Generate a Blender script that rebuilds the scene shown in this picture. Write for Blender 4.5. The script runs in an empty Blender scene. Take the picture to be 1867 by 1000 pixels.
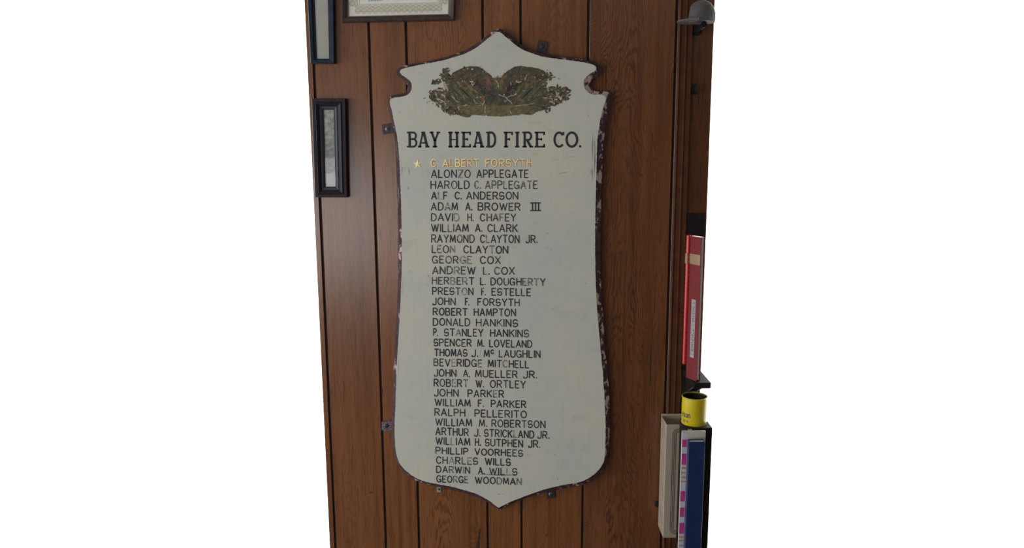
import bpy, bmesh, math, random
from mathutils import Matrix, Vector
from mathutils.geometry import delaunay_2d_cdt

random.seed(7)
scene = bpy.context.scene
COL = scene.collection

# ------------------------------------------------------------------ camera
F = 1374.0                                   # focal length in pixels of the 1867 x 1000 frame
CAM = Vector((0.0, -2.0, 1.75))
ROT = Matrix.Rotation(math.radians(90 - 9.29), 3, 'X') @ Matrix.Rotation(math.radians(-0.235), 3, 'Z')
cam_data = bpy.data.cameras.new('camera')
cam_data.sensor_fit = 'HORIZONTAL'
cam_data.sensor_width = 36.0
cam_data.lens = F / 1867.0 * 36.0
cam_data.clip_start = 0.02
cam = bpy.data.objects.new('camera', cam_data)
cam.location = CAM
cam.rotation_euler = ROT.to_euler()
COL.objects.link(cam)
scene.camera = cam

# ------------------------------------------------------------------ daylight and exposure
world = bpy.data.worlds.new('daylight')
scene.world = world
world.use_nodes = True
WORLD_STRENGTH = 8.0
bg = world.node_tree.nodes['Background']
bg.inputs[0].default_value = (0.97, 0.985, 1.0, 1)  # flat white world: lights the room, also added as blank white past the wall
bg.inputs[1].default_value = WORLD_STRENGTH
scene.view_settings.view_transform = 'Standard'
scene.view_settings.look = 'None'
scene.view_settings.gamma = 1.0
scene.view_settings.use_curve_mapping = False
scene.view_settings.exposure = -0.9


def at(px, py, y=0.0):
    """point of the plane at depth y seen at photo pixel (px, py)"""
    d = ROT @ Vector(((px - 933.5) / F, -(py - 500.0) / F, -1.0))
    t = (y - CAM.y) / d.y
    return CAM + d * t


# ------------------------------------------------------------------ materials
KALB = 1.75                                  # seen brightness -> paint colour


def lin(c):
    c /= 255.0
    return c / 12.92 if c <= 0.04045 else ((c + 0.055) / 1.055) ** 2.4


def seen(r, g, b, k=KALB):
    return (min(lin(r) * k, .95), min(lin(g) * k, .95), min(lin(b) * k, .95), 1)


class NT:
    def __init__(self, name):
        self.m = bpy.data.materials.new(name)
        self.m.use_nodes = True
        self.t = self.m.node_tree
        self.n = self.t.nodes
        self.b = self.n['Principled BSDF']

    def node(self, typ, **kw):
        n = self.n.new(typ)
        for k, v in kw.items():
            setattr(n, k, v)
        return n

    def link(self, a, b):
        self.t.links.new(a, b)

    def math(self, op, a, b=None, c=None, clamp=False):
        n = self.node('ShaderNodeMath', operation=op, use_clamp=clamp)
        for i, v in enumerate((a, b, c)):
            if v is None:
                continue
            if isinstance(v, (int, float)):
                n.inputs[i].default_value = v
            else:
                self.link(v, n.inputs[i])
        return n.outputs[0]

    def mix(self, fac, a, b, blend='MIX'):
        n = self.node('ShaderNodeMix', data_type='RGBA', blend_type=blend)
        for s, v in ((n.inputs[0], fac), (n.inputs[6], a), (n.inputs[7], b)):
            if isinstance(v, (int, float)):
                s.default_value = v
            elif isinstance(v, (tuple, list)):
                s.default_value = v
            else:
                self.link(v, s)
        return n.outputs[2]

    def pos(self):
        return self.node('ShaderNodeNewGeometry').outputs['Position']

    def mapped(self, scale, src=None, loc=(0, 0, 0)):
        n = self.node('ShaderNodeMapping')
        n.inputs['Scale'].default_value = scale
        n.inputs['Location'].default_value = loc
        self.link(src or self.pos(), n.inputs['Vector'])
        return n.outputs[0]

    def noise(self, vec, scale=1.0, detail=3.0, rough=0.55, dist=0.0):
        n = self.node('ShaderNodeTexNoise')
        n.inputs['Scale'].default_value = scale
        n.inputs['Detail'].default_value = detail
        n.inputs['Roughness'].default_value = rough
        n.inputs['Distortion'].default_value = dist
        self.link(vec, n.inputs['Vector'])
        return n.outputs[0]

    def ramp(self, fac, stops):
        n = self.node('ShaderNodeValToRGB')
        e = n.color_ramp.elements
        while len(e) < len(stops):
            e.new(0.5)
        for el, (p, c) in zip(e, stops):
            el.position = p
            el.color = c if len(c) == 4 else (*c, 1)
        self.link(fac, n.inputs[0])
        return n.outputs[0]

    def step(self, fac, lo, hi):
        n = self.node('ShaderNodeMapRange')
        n.inputs[1].default_value = lo
        n.inputs[2].default_value = hi
        n.clamp = True
        self.link(fac, n.inputs[0])
        return n.outputs[0]

    def attr(self, name):
        return self.node('ShaderNodeAttribute', attribute_name=name).outputs['Fac']

    def set(self, color=None, rough=None, metal=None, spec=None):
        b = self.b
        if color is not None:
            if isinstance(color, tuple):
                b.inputs['Base Color'].default_value = color
            else:
                self.link(color, b.inputs['Base Color'])
        if rough is not None:
            b.inputs['Roughness'].default_value = rough
        if metal is not None:
            b.inputs['Metallic'].default_value = metal
        if spec is not None:
            b.inputs['Specular IOR Level'].default_value = spec
        return self.m

    def bump(self, h, strength=0.3, dist=0.001):
        n = self.node('ShaderNodeBump')
        n.inputs['Strength'].default_value = strength
        n.inputs['Distance'].default_value = dist
        self.link(h, n.inputs['Height'])
        self.link(n.outputs[0], self.b.inputs['Normal'])


def plain(name, color, rough=0.6, metal=0.0, spec=0.4, vary=0.15, scale=60):
    """a paint or plastic with a little unevenness of its own"""
    k = NT(name)
    nz = k.noise(k.mapped((scale, scale, scale)), 1.0, 3)
    lo = tuple(c * (1 - vary) for c in color[:3]) + (1,)
    hi = tuple(min(1, c * (1 + vary)) for c in color[:3]) + (1,)
    return k.set(k.mix(k.step(nz, .3, .7), lo, hi), rough, metal, spec)


def wood_material():
    k = NT('walnut_panelling')
    p = k.pos()
    sx = k.node('ShaderNodeSeparateXYZ')
    k.link(p, sx.inputs[0])
    x, z = sx.outputs[0], sx.outputs[2]
    xc, cath, tone, seed = (k.attr(a) for a in ('heart', 'cathedral', 'tone', 'seed'))
    off = k.node('ShaderNodeCombineXYZ')
    k.link(seed, off.inputs[0]); k.link(seed, off.inputs[1]); k.link(seed, off.inputs[2])
    q = k.node('ShaderNodeVectorMath', operation='ADD')
    k.link(p, q.inputs[0]); k.link(off.outputs[0], q.inputs[1])
    q = q.outputs[0]
    # cathedral figure: nested arches along the heart of the board
    warp = k.noise(k.mapped((9, 9, 1.6), q), 1.0, 3)
    warp2 = k.noise(k.mapped((60, 60, 9), q), 1.0, 2)
    u = k.math('SUBTRACT', x, xc)
    u = k.math('ADD', u, k.math('MULTIPLY', k.math('SUBTRACT', warp, .5), .12))
    phase = k.math('ADD', k.math('MULTIPLY', z, 17.0), k.math('MULTIPLY', k.math('MULTIPLY', u, u), 2300.0))
    phase = k.math('ADD', phase, k.math('MULTIPLY', warp2, 2.6))
    warp3 = k.noise(k.mapped((5, 5, 4.5), q), 1.0, 2)
    phase = k.math('ADD', phase, k.math('MULTIPLY', warp3, 9.0))
    fray = k.noise(k.mapped((260, 260, 20), q), 1.0, 2)
    phase = k.math('ADD', phase, k.math('MULTIPLY', fray, .7))
    mask = k.step(k.noise(k.mapped((22, 22, 3.2), q, (4, 1, 2)), 1.0, 3), .36, .62)
    ring = k.math('SINE', k.math('MULTIPLY', phase, 6.2832))
    ring = k.math('POWER', k.math('MULTIPLY_ADD', ring, .5, .5), 2.4)
    ringw = k.math('MULTIPLY', k.math('MULTIPLY', ring, cath), k.math('MULTIPLY_ADD', mask, .75, .25))
    # straight streaks and pores
    streak = k.noise(k.mapped((85, 85, 1.4), q), 1.0, 4, .6)
    pores = k.noise(k.mapped((420, 420, 16), q), 1.0, 2, .6)
    broad = k.noise(k.mapped((14, 14, 1.0), q), 1.0, 3)
    base = k.mix(k.step(streak, .3, .7), seen(68, 39, 19), seen(97, 59, 30))
    base = k.mix(k.step(broad, .35, .7), base, seen(97, 59, 33))
    base = k.mix(k.math('MULTIPLY', ringw, .85), base, seen(44, 26, 17))
    base = k.mix(k.math('MULTIPLY', k.step(pores, .55, .70), .65), base, seen(48, 27, 17))
    tn = k.node('ShaderNodeCombineXYZ')
    for i in range(3):
        k.link(tone, tn.inputs[i])
    base = k.mix(1.0, base, tn.outputs[0], 'MULTIPLY')
    k.set(base, .25, 0, .75)
    k.bump(k.math('ADD', streak, pores), .12, .0006)
    return k.m


def cream_material(name='cream_paint'):
    k = NT(name)
    p = k.pos()
    big = k.noise(k.mapped((5, 5, 5)), 1.0, 4, .6)
    fine = k.noise(k.mapped((120, 120, 14)), 1.0, 3)
    stain = k.noise(k.mapped((16, 16, 26)), 1.0, 4, .65, .6)
    c = k.mix(k.step(big, .32, .68), seen(147, 149, 143), seen(157, 154, 141))
    c = k.mix(k.math('MULTIPLY', k.step(fine, .5, .8), .35), c, seen(139, 138, 130))
    c = k.mix(k.math('MULTIPLY', k.step(stain, .58, .8), .6), c, seen(132, 128, 119))
    speck = k.noise(k.mapped((210, 210, 130)), 1.0, 2)
    c = k.mix(k.math('MULTIPLY', k.step(speck, .8, .86), .45), c, seen(96, 92, 84))
    k.set(c, .5, 0, .3)
    k.bump(fine, .05, .0005)
    return k.m


def ink_material(name, color, rough=.55, wear=1.0, metal=0.0, under=None):
    """hand-painted lettering, rubbed thin in places"""
    k = NT(name)
    a = k.attr('ink')
    n1 = k.noise(k.mapped((330, 330, 240)), 1.0, 3, .6)
    n2 = k.noise(k.mapped((45, 45, 90)), 1.0, 2)
    m = k.math('ADD', k.math('MULTIPLY', n1, .7), k.math('MULTIPLY', n2, .5))
    thr = k.math('SUBTRACT', k.math('ADD', a, .42), m)
    f = k.math('MULTIPLY', thr, 3.2, clamp=True)
    f = k.math('MAXIMUM', f, k.math('MULTIPLY', a, .42 if wear else 1.0))
    c = k.mix(f, under or seen(146, 144, 136), color)
    return k.set(c, rough, metal, .35)


def chipped_material():
    k = NT('chipped_maroon_paint')
    n1 = k.noise(k.mapped((70, 70, 42)), 1.0, 4, .62, .4)
    n2 = k.noise(k.mapped((9, 9, 5), loc=(3, 1, 8)), 1.0, 3)
    sx = k.node('ShaderNodeSeparateXYZ')
    k.link(k.pos(), sx.inputs[0])
    side = k.step(sx.outputs[0], -.1, .24)          # the right hand edge has lost most paint
    v = k.math('ADD', n1, k.math('MULTIPLY', k.math('SUBTRACT', n2, .5), .55))
    v = k.math('ADD', v, k.math('MULTIPLY', side, .075))
    chip = k.step(v, .635, .665)
    wood = k.mix(k.step(n2, .4, .6), seen(128, 106, 92), seen(140, 122, 118))
    paint = k.mix(k.step(n1, .3, .6), seen(40, 28, 32), seen(60, 43, 48))
    k.set(k.mix(chip, paint, wood), .75, 0, .15)
    k.bump(chip, .4, .001)
    return k.m


def glass_material():
    k = NT('picture_glass')
    k.n.remove(k.b)
    tr = k.node('ShaderNodeBsdfTransparent')
    gl = k.node('ShaderNodeBsdfGlossy')
    gl.inputs['Roughness'].default_value = .03
    fr = k.node('ShaderNodeFresnel')
    fr.inputs[0].default_value = 1.5
    mx = k.node('ShaderNodeMixShader')
    k.link(fr.outputs[0], mx.inputs[0])
    k.link(tr.outputs[0], mx.inputs[1])
    k.link(gl.outputs[0], mx.inputs[2])
    k.link(mx.outputs[0], k.n['Material Output'].inputs[0])
    return k.m


M = {}
M['wood'] = wood_material()
M['groove'] = plain('dark_groove_backing', seen(26, 17, 14), .8)  # dark backing that fills the joints between planks
M['split'] = plain('split_in_the_wood', seen(34, 22, 16), .8)
M['cream'] = cream_material()
M['maroon'] = chipped_material()
M['ink'] = ink_material('black_sign_paint', seen(42, 42, 46))
M['ink_title'] = ink_material('black_title_paint', seen(34, 34, 40))
M['gold'] = ink_material('gold_leaf', (1.0, .80, .42, 1), .5, metal=.1, under=seen(176, 140, 84))
M['gold_edge'] = plain('brown_letter_edge', seen(122, 98, 66), .6)
M['star'] = plain('gold_star_leaf', (1.0, .78, .40, 1), .45, .1)
M['mark'] = plain('scuff_mark', seen(100, 97, 90), .7)
M['smear'] = plain('faint_smear', seen(130, 128, 121), .7)
M['glass'] = glass_material()
M['iron'] = plain('dark_iron', seen(48, 40, 44), .45, .3, .5, .3, 300)
M['iron_worn'] = None
M['screw'] = plain('screw_steel', seen(92, 92, 98), .35, .6, .5, .3, 400)
M['slot'] = plain('screw_slot', seen(34, 34, 38), .6)
M['zinc'] = plain('grey_zinc', seen(120, 124, 132), .4, .3)


def worn_iron():
    k = NT('paint_flaked_iron')
    n = k.noise(k.mapped((300, 300, 300)), 1.0, 3, .7)
    return k.set(k.mix(k.step(n, .48, .6), seen(44, 36, 44), seen(120, 112, 122)), .5, .1)


M['iron_worn'] = worn_iron()

# ------------------------------------------------------------------ object helpers


def props(o, label=None, cat=None, group=None, kind=None):
    for key, v in (('label', label), ('category', cat), ('group', group), ('kind', kind)):
        if v:
            o[key] = v
    return o


def thing(name, label, cat, loc, group=None):
    o = bpy.data.objects.new(name, None)
    o.empty_display_size = .05
    COL.objects.link(o)
    o.location = loc
    return props(o, label, cat, group)


def world_loc(o):
    v = Vector((0, 0, 0))
    while o:
        v += Vector(o.location)
        o = o.parent
    return v


class MB:
    """collects geometry in world coordinates, builds ONE mesh object"""

    def __init__(self):
        self.v, self.f, self.mi, self.at = [], [], [], {}

    def add(self, verts, faces, mat=0, **attrs):
        o = len(self.v)
        self.v += [Vector(p) for p in verts]
        for f in faces:
            self.f.append([i + o for i in f])
            self.mi.append(mat)
            for a, val in attrs.items():
                self.at.setdefault(a, {})[len(self.f) - 1] = val
        return self

    def box(self, lo, hi, mat=0, **attrs):
        (x0, y0, z0), (x1, y1, z1) = lo, hi
        v = [(x0, y0, z0), (x1, y0, z0), (x1, y1, z0), (x0, y1, z0),
             (x0, y0, z1), (x1, y0, z1), (x1, y1, z1), (x0, y1, z1)]
        f = [(0, 3, 2, 1), (4, 5, 6, 7), (0, 1, 5, 4), (1, 2, 6, 5), (2, 3, 7, 6), (3, 0, 4, 7)]
        return self.add(v, f, mat, **attrs)

    def prism(self, poly, d, mat=0):
        """polygon (list of points) pushed by vector d"""
        n = len(poly)
        d = Vector(d)
        p = [Vector(q) for q in poly]
        v = p + [q + d for q in p]
        f = [list(range(n))[::-1], list(range(n, 2 * n))]
        f += [(i, (i + 1) % n, n + (i + 1) % n, n + i) for i in range(n)]
        return self.add(v, f, mat)

    def tube(self, c0, c1, r0, r1=None, n=32, mat=0, cap0=True, cap1=True):
        c0, c1 = Vector(c0), Vector(c1)
        r1 = r0 if r1 is None else r1
        ax = (c1 - c0).normalized()
        a = ax.orthogonal().normalized()
        b = ax.cross(a)
        v = []
        for c, r in ((c0, r0), (c1, r1)):
            v += [c + (a * math.cos(t) + b * math.sin(t)) * r for t in [2 * math.pi * i / n for i in range(n)]]
        f = [(i, (i + 1) % n, n + (i + 1) % n, n + i) for i in range(n)]
        if cap0:
            f.append(list(range(n))[::-1])
        if cap1:
            f.append(list(range(n, 2 * n)))
        return self.add(v, f, mat)

    def lathe(self, prof, cx, cy, n=48, mat=0):
        v, f = [], []
        m = len(prof)
        for i in range(n):
            t = 2 * math.pi * i / n
            v += [(cx + r * math.cos(t), cy + r * math.sin(t), z) for r, z in prof]
        for i in range(n):
            j = (i + 1) % n
            for k in range(m - 1):
                f.append((i * m + k, j * m + k, j * m + k + 1, i * m + k + 1))
        return self.add(v, f, mat)

    def build(self, name, mats, parent=None, label=None, kind=None, smooth=False, bevel=0, fix=True, angle=35):
        me = bpy.data.meshes.new(name)
        base = world_loc(parent) if parent else Vector((0, 0, 0))
        me.from_pydata([tuple(p - base) for p in self.v], [], self.f)
        for m in (mats if isinstance(mats, (list, tuple)) else [mats]):
            me.materials.append(m)
        me.polygons.foreach_set('material_index', self.mi)
        for a, vals in self.at.items():
            at_ = me.attributes.new(a, 'FLOAT', 'FACE')
            at_.data.foreach_set('value', [vals.get(i, 0.0) for i in range(len(self.f))])
        if fix:
            bm = bmesh.new()
            bm.from_mesh(me)
            bmesh.ops.recalc_face_normals(bm, faces=bm.faces)
            bm.to_mesh(me)
            bm.free()
        if smooth:
            me.shade_smooth()
            me.set_sharp_from_angle(angle=math.radians(angle))
        me.update()
        o = bpy.data.objects.new(name, me)
        COL.objects.link(o)
        if parent:
            o.parent = parent
        if bevel:
            b = o.modifiers.new('bevel', 'BEVEL')
            b.width = bevel
            b.segments = 2
            b.limit_method = 'ANGLE'
        return props(o, label, None, None, kind)


# ------------------------------------------------------------------ the setting
X_L = at(601, 1000).x
X_R = at(1266, 1000).x
CEIL = 2.45
G = [((602, 785), (612.5, 1000)), ((672.5, 42), (704, 1000)), ((741, 42), (764, 1000)), ((881, 0), (889, 1000)),
     ((950, 0), (951, 1000)), ((1074, 0), (1061, 1000)), ((1235, 0), (1205.5, 995))]
GX = [(at(*a).x + at(*b).x) / 2 for a, b in G]
GW = .0062
edges = [X_L] + GX + [X_R]
tones = [.98, 1.04, 1.16, 1.2, 1.2, 1.15, .92, .5]  # last strip, right of the trim, is toned down to paint in its shade
caths = [.25, .3, .15, .8, .2, .5, .9, .2]
hearts = [.5, .35, .5, .42, .5, .5, .46, .5]

w = MB()
w.box((X_L, .004, 0), (X_R, .06, CEIL), 1, tone=.2)
for i in range(len(edges) - 1):
    a = edges[i] + (GW / 2 if i else 0)
    b = edges[i + 1] - (GW / 2 if i < len(edges) - 2 else 0)
    att = dict(tone=tones[i], cathedral=caths[i], heart=a + (b - a) * hearts[i], seed=i * 3.37 + .5)
    c = .0012
    # face with softly broken edges, running down into the groove
    prof = [(a, .0041), (a, c), (a + c, 0), (b - c, 0), (b, c), (b, .0041)]
    v = [(x, y, z) for z in (0, CEIL) for x, y in prof]
    n = len(prof)
    w.add(v, [(k, k + 1, n + k + 1, n + k) for k in range(n - 1)], 0, **att)


def sliver(mb, pts, mat, y=-.0003):
    """closed pixel polygon lying on the plane y"""
    mb.add([at(px, py, y) for px, py in pts], [list(range(len(pts)))], mat)


# splits and knots in the panelling
sliver(w, [(877, 959), (875.5, 975), (874, 1000), (868, 1000), (871, 985), (874, 970)], 2)
sliver(w, [(1188, 600), (1187.6, 660), (1187, 704), (1185, 704), (1185.5, 660), (1187, 630)], 2)
sliver(w, [(1106, 108), (1105.6, 165), (1103.8, 165), (1104.6, 120)], 2)
sliver(w, [(1190, 242), (1191, 247), (1189, 250), (1188, 246)], 2)
sliver(w, [(673, 898), (680, 897.5), (680, 899.5), (674, 899.8)], 2)
sliver(w, [(996, 974), (998, 976), (997, 980), (995, 978)], 2)
sliver(w, [(696, 705), (698, 712), (697, 722), (694.5, 714)], 2)
o = w.build('wall_back', [M['wood'], M['groove'], M['split']], None, None, 'structure', fix=False)

M['stile'] = plain('dark_stained_trim', seen(64, 38, 24), .6, 0, .12, .2, 20)
xl, xr = GX[6] + GW / 2 + .0005, at(1250, 400).x
t = MB()
prof = []
for i in range(9):                                   # rounded nose on the left, then a step and a bead
    a = math.pi - math.pi / 2 * i / 8 * 1.6
    prof.append((xl + .003 + .003 * math.cos(a), -.0085 - .003 * math.sin(a)))
prof += [(xl + .0065, -.0085), (xl + .0175, -.0085), (xl + .0185, -.0105), (xl + .0205, -.0105), (xl + .0215, -.007),
         (xr, -.007), (xr, 0), (xl, 0)]
t.prism([(x, y, 0) for x, y in prof], (0, 0, CEIL))
t.build('trim_1', M['stile'], None, None, 'structure', smooth=True, angle=40)

M['plaster'] = plain('darkened_plaster', (.24, .23, .215, 1), .8, 0, .2, .05, 8)
M['dado'] = plain('brown_wall_paint', (.06, .05, .042, 1), .7, 0, .3, .1, 8)
M['carpet'] = plain('brown_floor', (.05, .042, .036, 1), .8, 0, .2, .2, 30)
RX, LX, RY = 1.75, -3.2, -4.6  # unseen room surfaces, placed and darkened to limit the light on the panelling
b = MB(); b.box((LX, RY, -.05), (RX, .0, 0)); b.build('floor', M['carpet'], None, None, 'structure')
b = MB(); b.box((LX, RY, CEIL), (RX, .0, CEIL + .05)); b.build('ceiling', M['plaster'], None, None, 'structure')
b = MB(); b.box((RX, RY, 0), (RX + .08, 0, CEIL)); b.build('unseen_wall_right', M['dado'], None, None, 'structure')
b = MB()                                              # the wall behind the camera has a wide window on its left
WX0, WX1, WZ0, WZ1 = -2.3, -.95, .6, 1.7
b.box((LX, RY - .1, 0), (WX0, RY, CEIL)); b.box((WX1, RY - .1, 0), (RX, RY, CEIL))
b.box((WX0, RY - .1, 0), (WX1, RY, WZ0)); b.box((WX0, RY - .1, WZ1), (WX1, RY, CEIL))
b.build('wall_front', M['dado'], None, None, 'structure')

# ------------------------------------------------------------------ the roll of honour board
TH = .024                                             # thickness of the board
YB = -TH
root = thing('honor_roll_board', 'tall cream shield-shaped sign board with painted emblem and list of black names',
             'sign', at(909, 928, 0))

OUT = [(907.5, 52.5), (900, 56), (893, 61), (885, 67.5), (868, 80), (845, 93), (822, 101), (802, 107), (770, 114), (745, 118),
       (733, 121), (725, 126), (722, 131), (725, 137), (732, 143), (739, 149), (742.8, 156), (742.3, 164), (737.5, 170),
       (728, 172.5), (716, 174), (709, 178), (707, 185), (707.6, 195), (710.5, 207.5), (714, 221), (717.5, 240),
       (721, 270), (722.5, 302), (724, 340), (725, 377), (726, 415), (726.2, 452), (726.2, 480), (725.8, 510), (724.8, 540),
       (723, 577), (721, 605), (719, 640), (717.3, 680), (716.6, 710), (715.8, 740), (714.3, 765), (713.8, 785), (714.7, 802),
       (717, 820), (721, 837), (728, 851), (737.5, 863), (750, 872), (766, 880), (783, 885), (808, 890), (833, 896),
       (858, 903), (878, 911), (892, 919), (901, 926), (909, 930.5), (917, 928), (926, 922.5), (939, 916), (952, 911),
       (970, 905), (996, 898), (1022, 892), (1045, 888), (1066, 883), (1081, 876), (1093, 866), (1102, 854), (1107, 840),
       (1110, 823), (1111.5, 800), (1111.8, 775), (1111.5, 750), (1110.5, 718), (1108.5, 690), (1106.3, 662), (1104, 640),
       (1102, 612), (1100.3, 588), (1098.6, 564), (1097, 540), (1095.8, 515), (1095.2, 488), (1095, 450), (1095.2, 410),
       (1095.8, 365), (1097, 330), (1098.2, 300), (1099.6, 267), (1102.3, 243), (1105, 225), (1109, 205), (1113.5, 186),
       (1114.8, 177), (1112, 170), (1104, 166.8), (1092, 167.2), (1081, 164.5), (1076, 157), (1076.3, 150), (1082, 143.5),
       (1090, 138), (1095.5, 131), (1095.5, 123), (1088, 116.5), (1075, 111.5), (1058, 107.5), (1035, 104.5), (1010, 101.5),
       (990, 97.5), (974, 92.5), (958, 86), (945, 77.5), (935, 68.5), (926, 60.5), (917, 55)]
INN = [(909, 58), (901, 62.5), (893, 67.5), (883, 75.5), (866, 88.5), (846, 98.5), (824, 105.5), (806, 110.5), (772, 117), (748, 122),
       (736, 125), (730, 128), (729, 131.5), (733, 137), (742, 143), (749, 150), (751, 158), (748.5, 167), (741, 174),
       (728, 177), (717, 178.6), (711.5, 182), (711.3, 190), (715, 205), (719, 225), (723, 243), (726, 266), (728, 290), (729.5, 327),
       (731, 365), (732, 402), (732.6, 440), (732.6, 477), (732, 503), (731, 530), (729.5, 565), (727.5, 597), (725, 640), (723, 677),
       (722, 710), (721, 738), (719.8, 762), (719.5, 786), (720.5, 812), (724, 834), (731, 849), (743, 861.5), (755, 870), (770, 877),
       (795, 883), (820, 887.5), (845, 894), (870, 902), (890, 912.5), (901, 921), (909, 926), (917, 922.5), (926, 918), (940, 912), (968, 901.5),
       (995, 892.5), (1025, 885.5), (1055, 880), (1071, 874), (1085, 864), (1095, 853), (1101, 841), (1103.2, 825), (1104, 800),
       (1104, 775), (1103.2, 750), (1102, 725), (1100.5, 702), (1098, 668), (1095, 638), (1092, 603), (1089.3, 572), (1087.3, 540),
       (1086, 510), (1085.2, 475), (1085.2, 420), (1086, 365), (1087, 327), (1088, 290), (1089.3, 255), (1091.5, 238), (1094.3, 220), (1098, 204),
       (1102.5, 188), (1104.5, 178), (1101.5, 174.2), (1092, 172.7), (1080, 172.3), (1071.5, 168), (1065.7, 160), (1064, 152), (1066, 144),
       (1072.5, 137.2), (1081, 131.5), (1087, 126), (1085, 120.5), (1073, 115.5), (1055, 112.3), (1035, 109.7), (1012, 107), (992, 104),
       (975, 99), (957.5, 92.5), (942.5, 84), (932, 75.5), (922, 67.5), (916, 61.5)]


def smooth_loop(pts, step=2.5):
    """Catmull-Rom through a closed pixel polyline"""
    out = []
    n = len(pts)
    for i in range(n):
        p0, p1, p2, p3 = (Vector(pts[(i + k) % n]) for k in (-1, 0, 1, 2))
        d = max(1, int((p2 - p1).length / step))
        for j in range(d):
            t_ = j / d
            q = .5 * ((2 * p1) + (p2 - p0) * t_ + (2 * p0 - 5 * p1 + 4 * p2 - p3) * t_ ** 2 + (3 * p1 - p0 - 3 * p2 + p3) * t_ ** 3)
            out.append(q)
    return out


def fill_loops(loops):
    """triangulate between an outer loop and inner holes; returns verts, tris"""
    verts, edges_ = [], []
    for lp in loops:
        o_ = len(verts)
        verts += [Vector(p) for p in lp]
        edges_ += [(o_ + i, o_ + (i + 1) % len(lp)) for i in range(len(lp))]
    v, e, f, *_ = delaunay_2d_cdt(verts, edges_, [], 1, 1e-5)

    def inside(p, lp):
        c = False
        n = len(lp)
        for i in range(n):
            a, b_ = lp[i], lp[(i + 1) % n]
            if (a[1] > p[1]) != (b_[1] > p[1]) and p[0] < (b_[0] - a[0]) * (p[1] - a[1]) / (b_[1] - a[1]) + a[0]:
                c = not c
        return c
    keep = []
    for t_ in f:
        c = (v[t_[0]] + v[t_[1]] + v[t_[2]]) / 3
        if sum(inside(c, lp) for lp in loops) % 2 == 1:
            keep.append(t_)
    return v, keep


outer = smooth_loop(OUT)
inner = smooth_loop(INN)
inner = [p + Vector((random.gauss(0, .18), random.gauss(0, .18))) for p in inner]
outer = [p + Vector((random.gauss(0, .22), random.gauss(0, .22))) for p in outer]

# cream panel, a hair above the border
v, f = fill_loops([inner])
b = MB()
b.add([at(p.x, p.y, YB) for p in v], f)
n = len(inner)
ring = [at(p.x, p.y, YB) for p in inner]
b.add(ring + [Vector((p.x, YB + .006, p.z)) for p in ring], [(i, (i + 1) % n, n + (i + 1) % n, n + i) for i in range(n)])


def scuff(x0, y0, x1, y1, wd, mat=1):
    d = Vector((x1 - x0, y1 - y0))
    m = Vector((-d.y, d.x)).normalized() * wd / 2
    c = Vector(((x0 + x1) / 2, (y0 + y1) / 2)) + m * random.uniform(-.4, .4)
    sliver(b, [(x0, y0), (c.x + m.x, c.y + m.y), (x1, y1), (c.x - m.x, c.y - m.y)], mat, YB - .0002)


for s in [(745.6, 304, 746, 321, 1.4), (743.6, 339, 744.2, 348, 1.6), (733, 300, 733.6, 322, 1.0), (780, 500, 783, 507, 1.6), (757, 537, 769, 528, .9, 2),
          (1081, 240, 1080, 300, 2.2), (1085, 262, 1083, 325, 2.6), (1079, 300, 1080.5, 330, 2.2), (1084, 245, 1084.5, 285, 1.4), (1077, 310, 1076, 318, 1.5),
          (1030, 289, 1056, 283, 1.1, 2), (1008, 293, 1020, 290, 1.5, 2), (1012, 318, 1040, 313, 1.6, 2), (858, 865, 945, 868, 1.5), (880, 866, 940, 868, 1.5),
          (820, 885, 820.5, 888, 2.6), (906, 902, 912, 901, 1.2), (914, 902, 918, 902, 1.2), (1000, 424, 996, 428, 1.1), (1017, 872, 1017.5, 877, 1.6),
          (1012, 828, 1011, 832, 1.4), (1007, 562, 1007.4, 566, 1.4), (1067, 515, 1069, 519, 1.2), (976, 699, 982, 698, 1.5, 2), (725, 330, 727.5, 372, 1.2, 2),
          (722, 255, 725, 290, 1.0), (1018.5, 264, 1018.8, 257, 1.2), (735, 505, 734, 540, 1.1, 2), (727, 640, 726, 700, .8), (875, 634, 876.5, 656, .8),
          (726, 205, 732, 204, 2, 2), (1073, 213, 1073.5, 209, 1.5), (998, 452, 998.6, 455, 1.2), (1004, 453, 1003, 461, .9)]:
    scuff(*s)
for cx, cy, r in [(747.5, 497, 3.2), (909, 84, 2.6), (765, 134, 2.6)]:        # plugged screw holes
    for i in range(10):
        a0, a1 = 2 * math.pi * i / 10, 2 * math.pi * (i + .9) / 10
        scuff(cx + r * math.cos(a0), cy + r * math.sin(a0), cx + r * math.cos(a1), cy + r * math.sin(a1), .7)
b.build('panel', [M['cream'], M['mark'], M['smear']], root, smooth=True, angle=30)

# chipped maroon border: a rounded edge falling back towards the wall
no, ni = len(outer), len(inner)
mid = [p for p in outer]
v, f = fill_loops([outer, inner])
b = MB()
vv = []
for k, p in enumerate(v):
    vv.append(at(p.x, p.y, YB + .0012 if any((p - q).length < .02 for q in inner) else YB + .0075))
b.add(vv, f)
ro = [at(p.x, p.y, YB + .0075) for p in outer]
r1 = [Vector((p.x, -.0005, p.z)) for p in ro]
b.add(ro + r1, [(i, (i + 1) % no, no + (i + 1) % no, no + i) for i in range(no)])
b.build('border', M['maroon'], root, label='chipped dark maroon moulded edge', smooth=True, angle=50)

# ------------------------------------------------------------------ painted emblem


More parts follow.
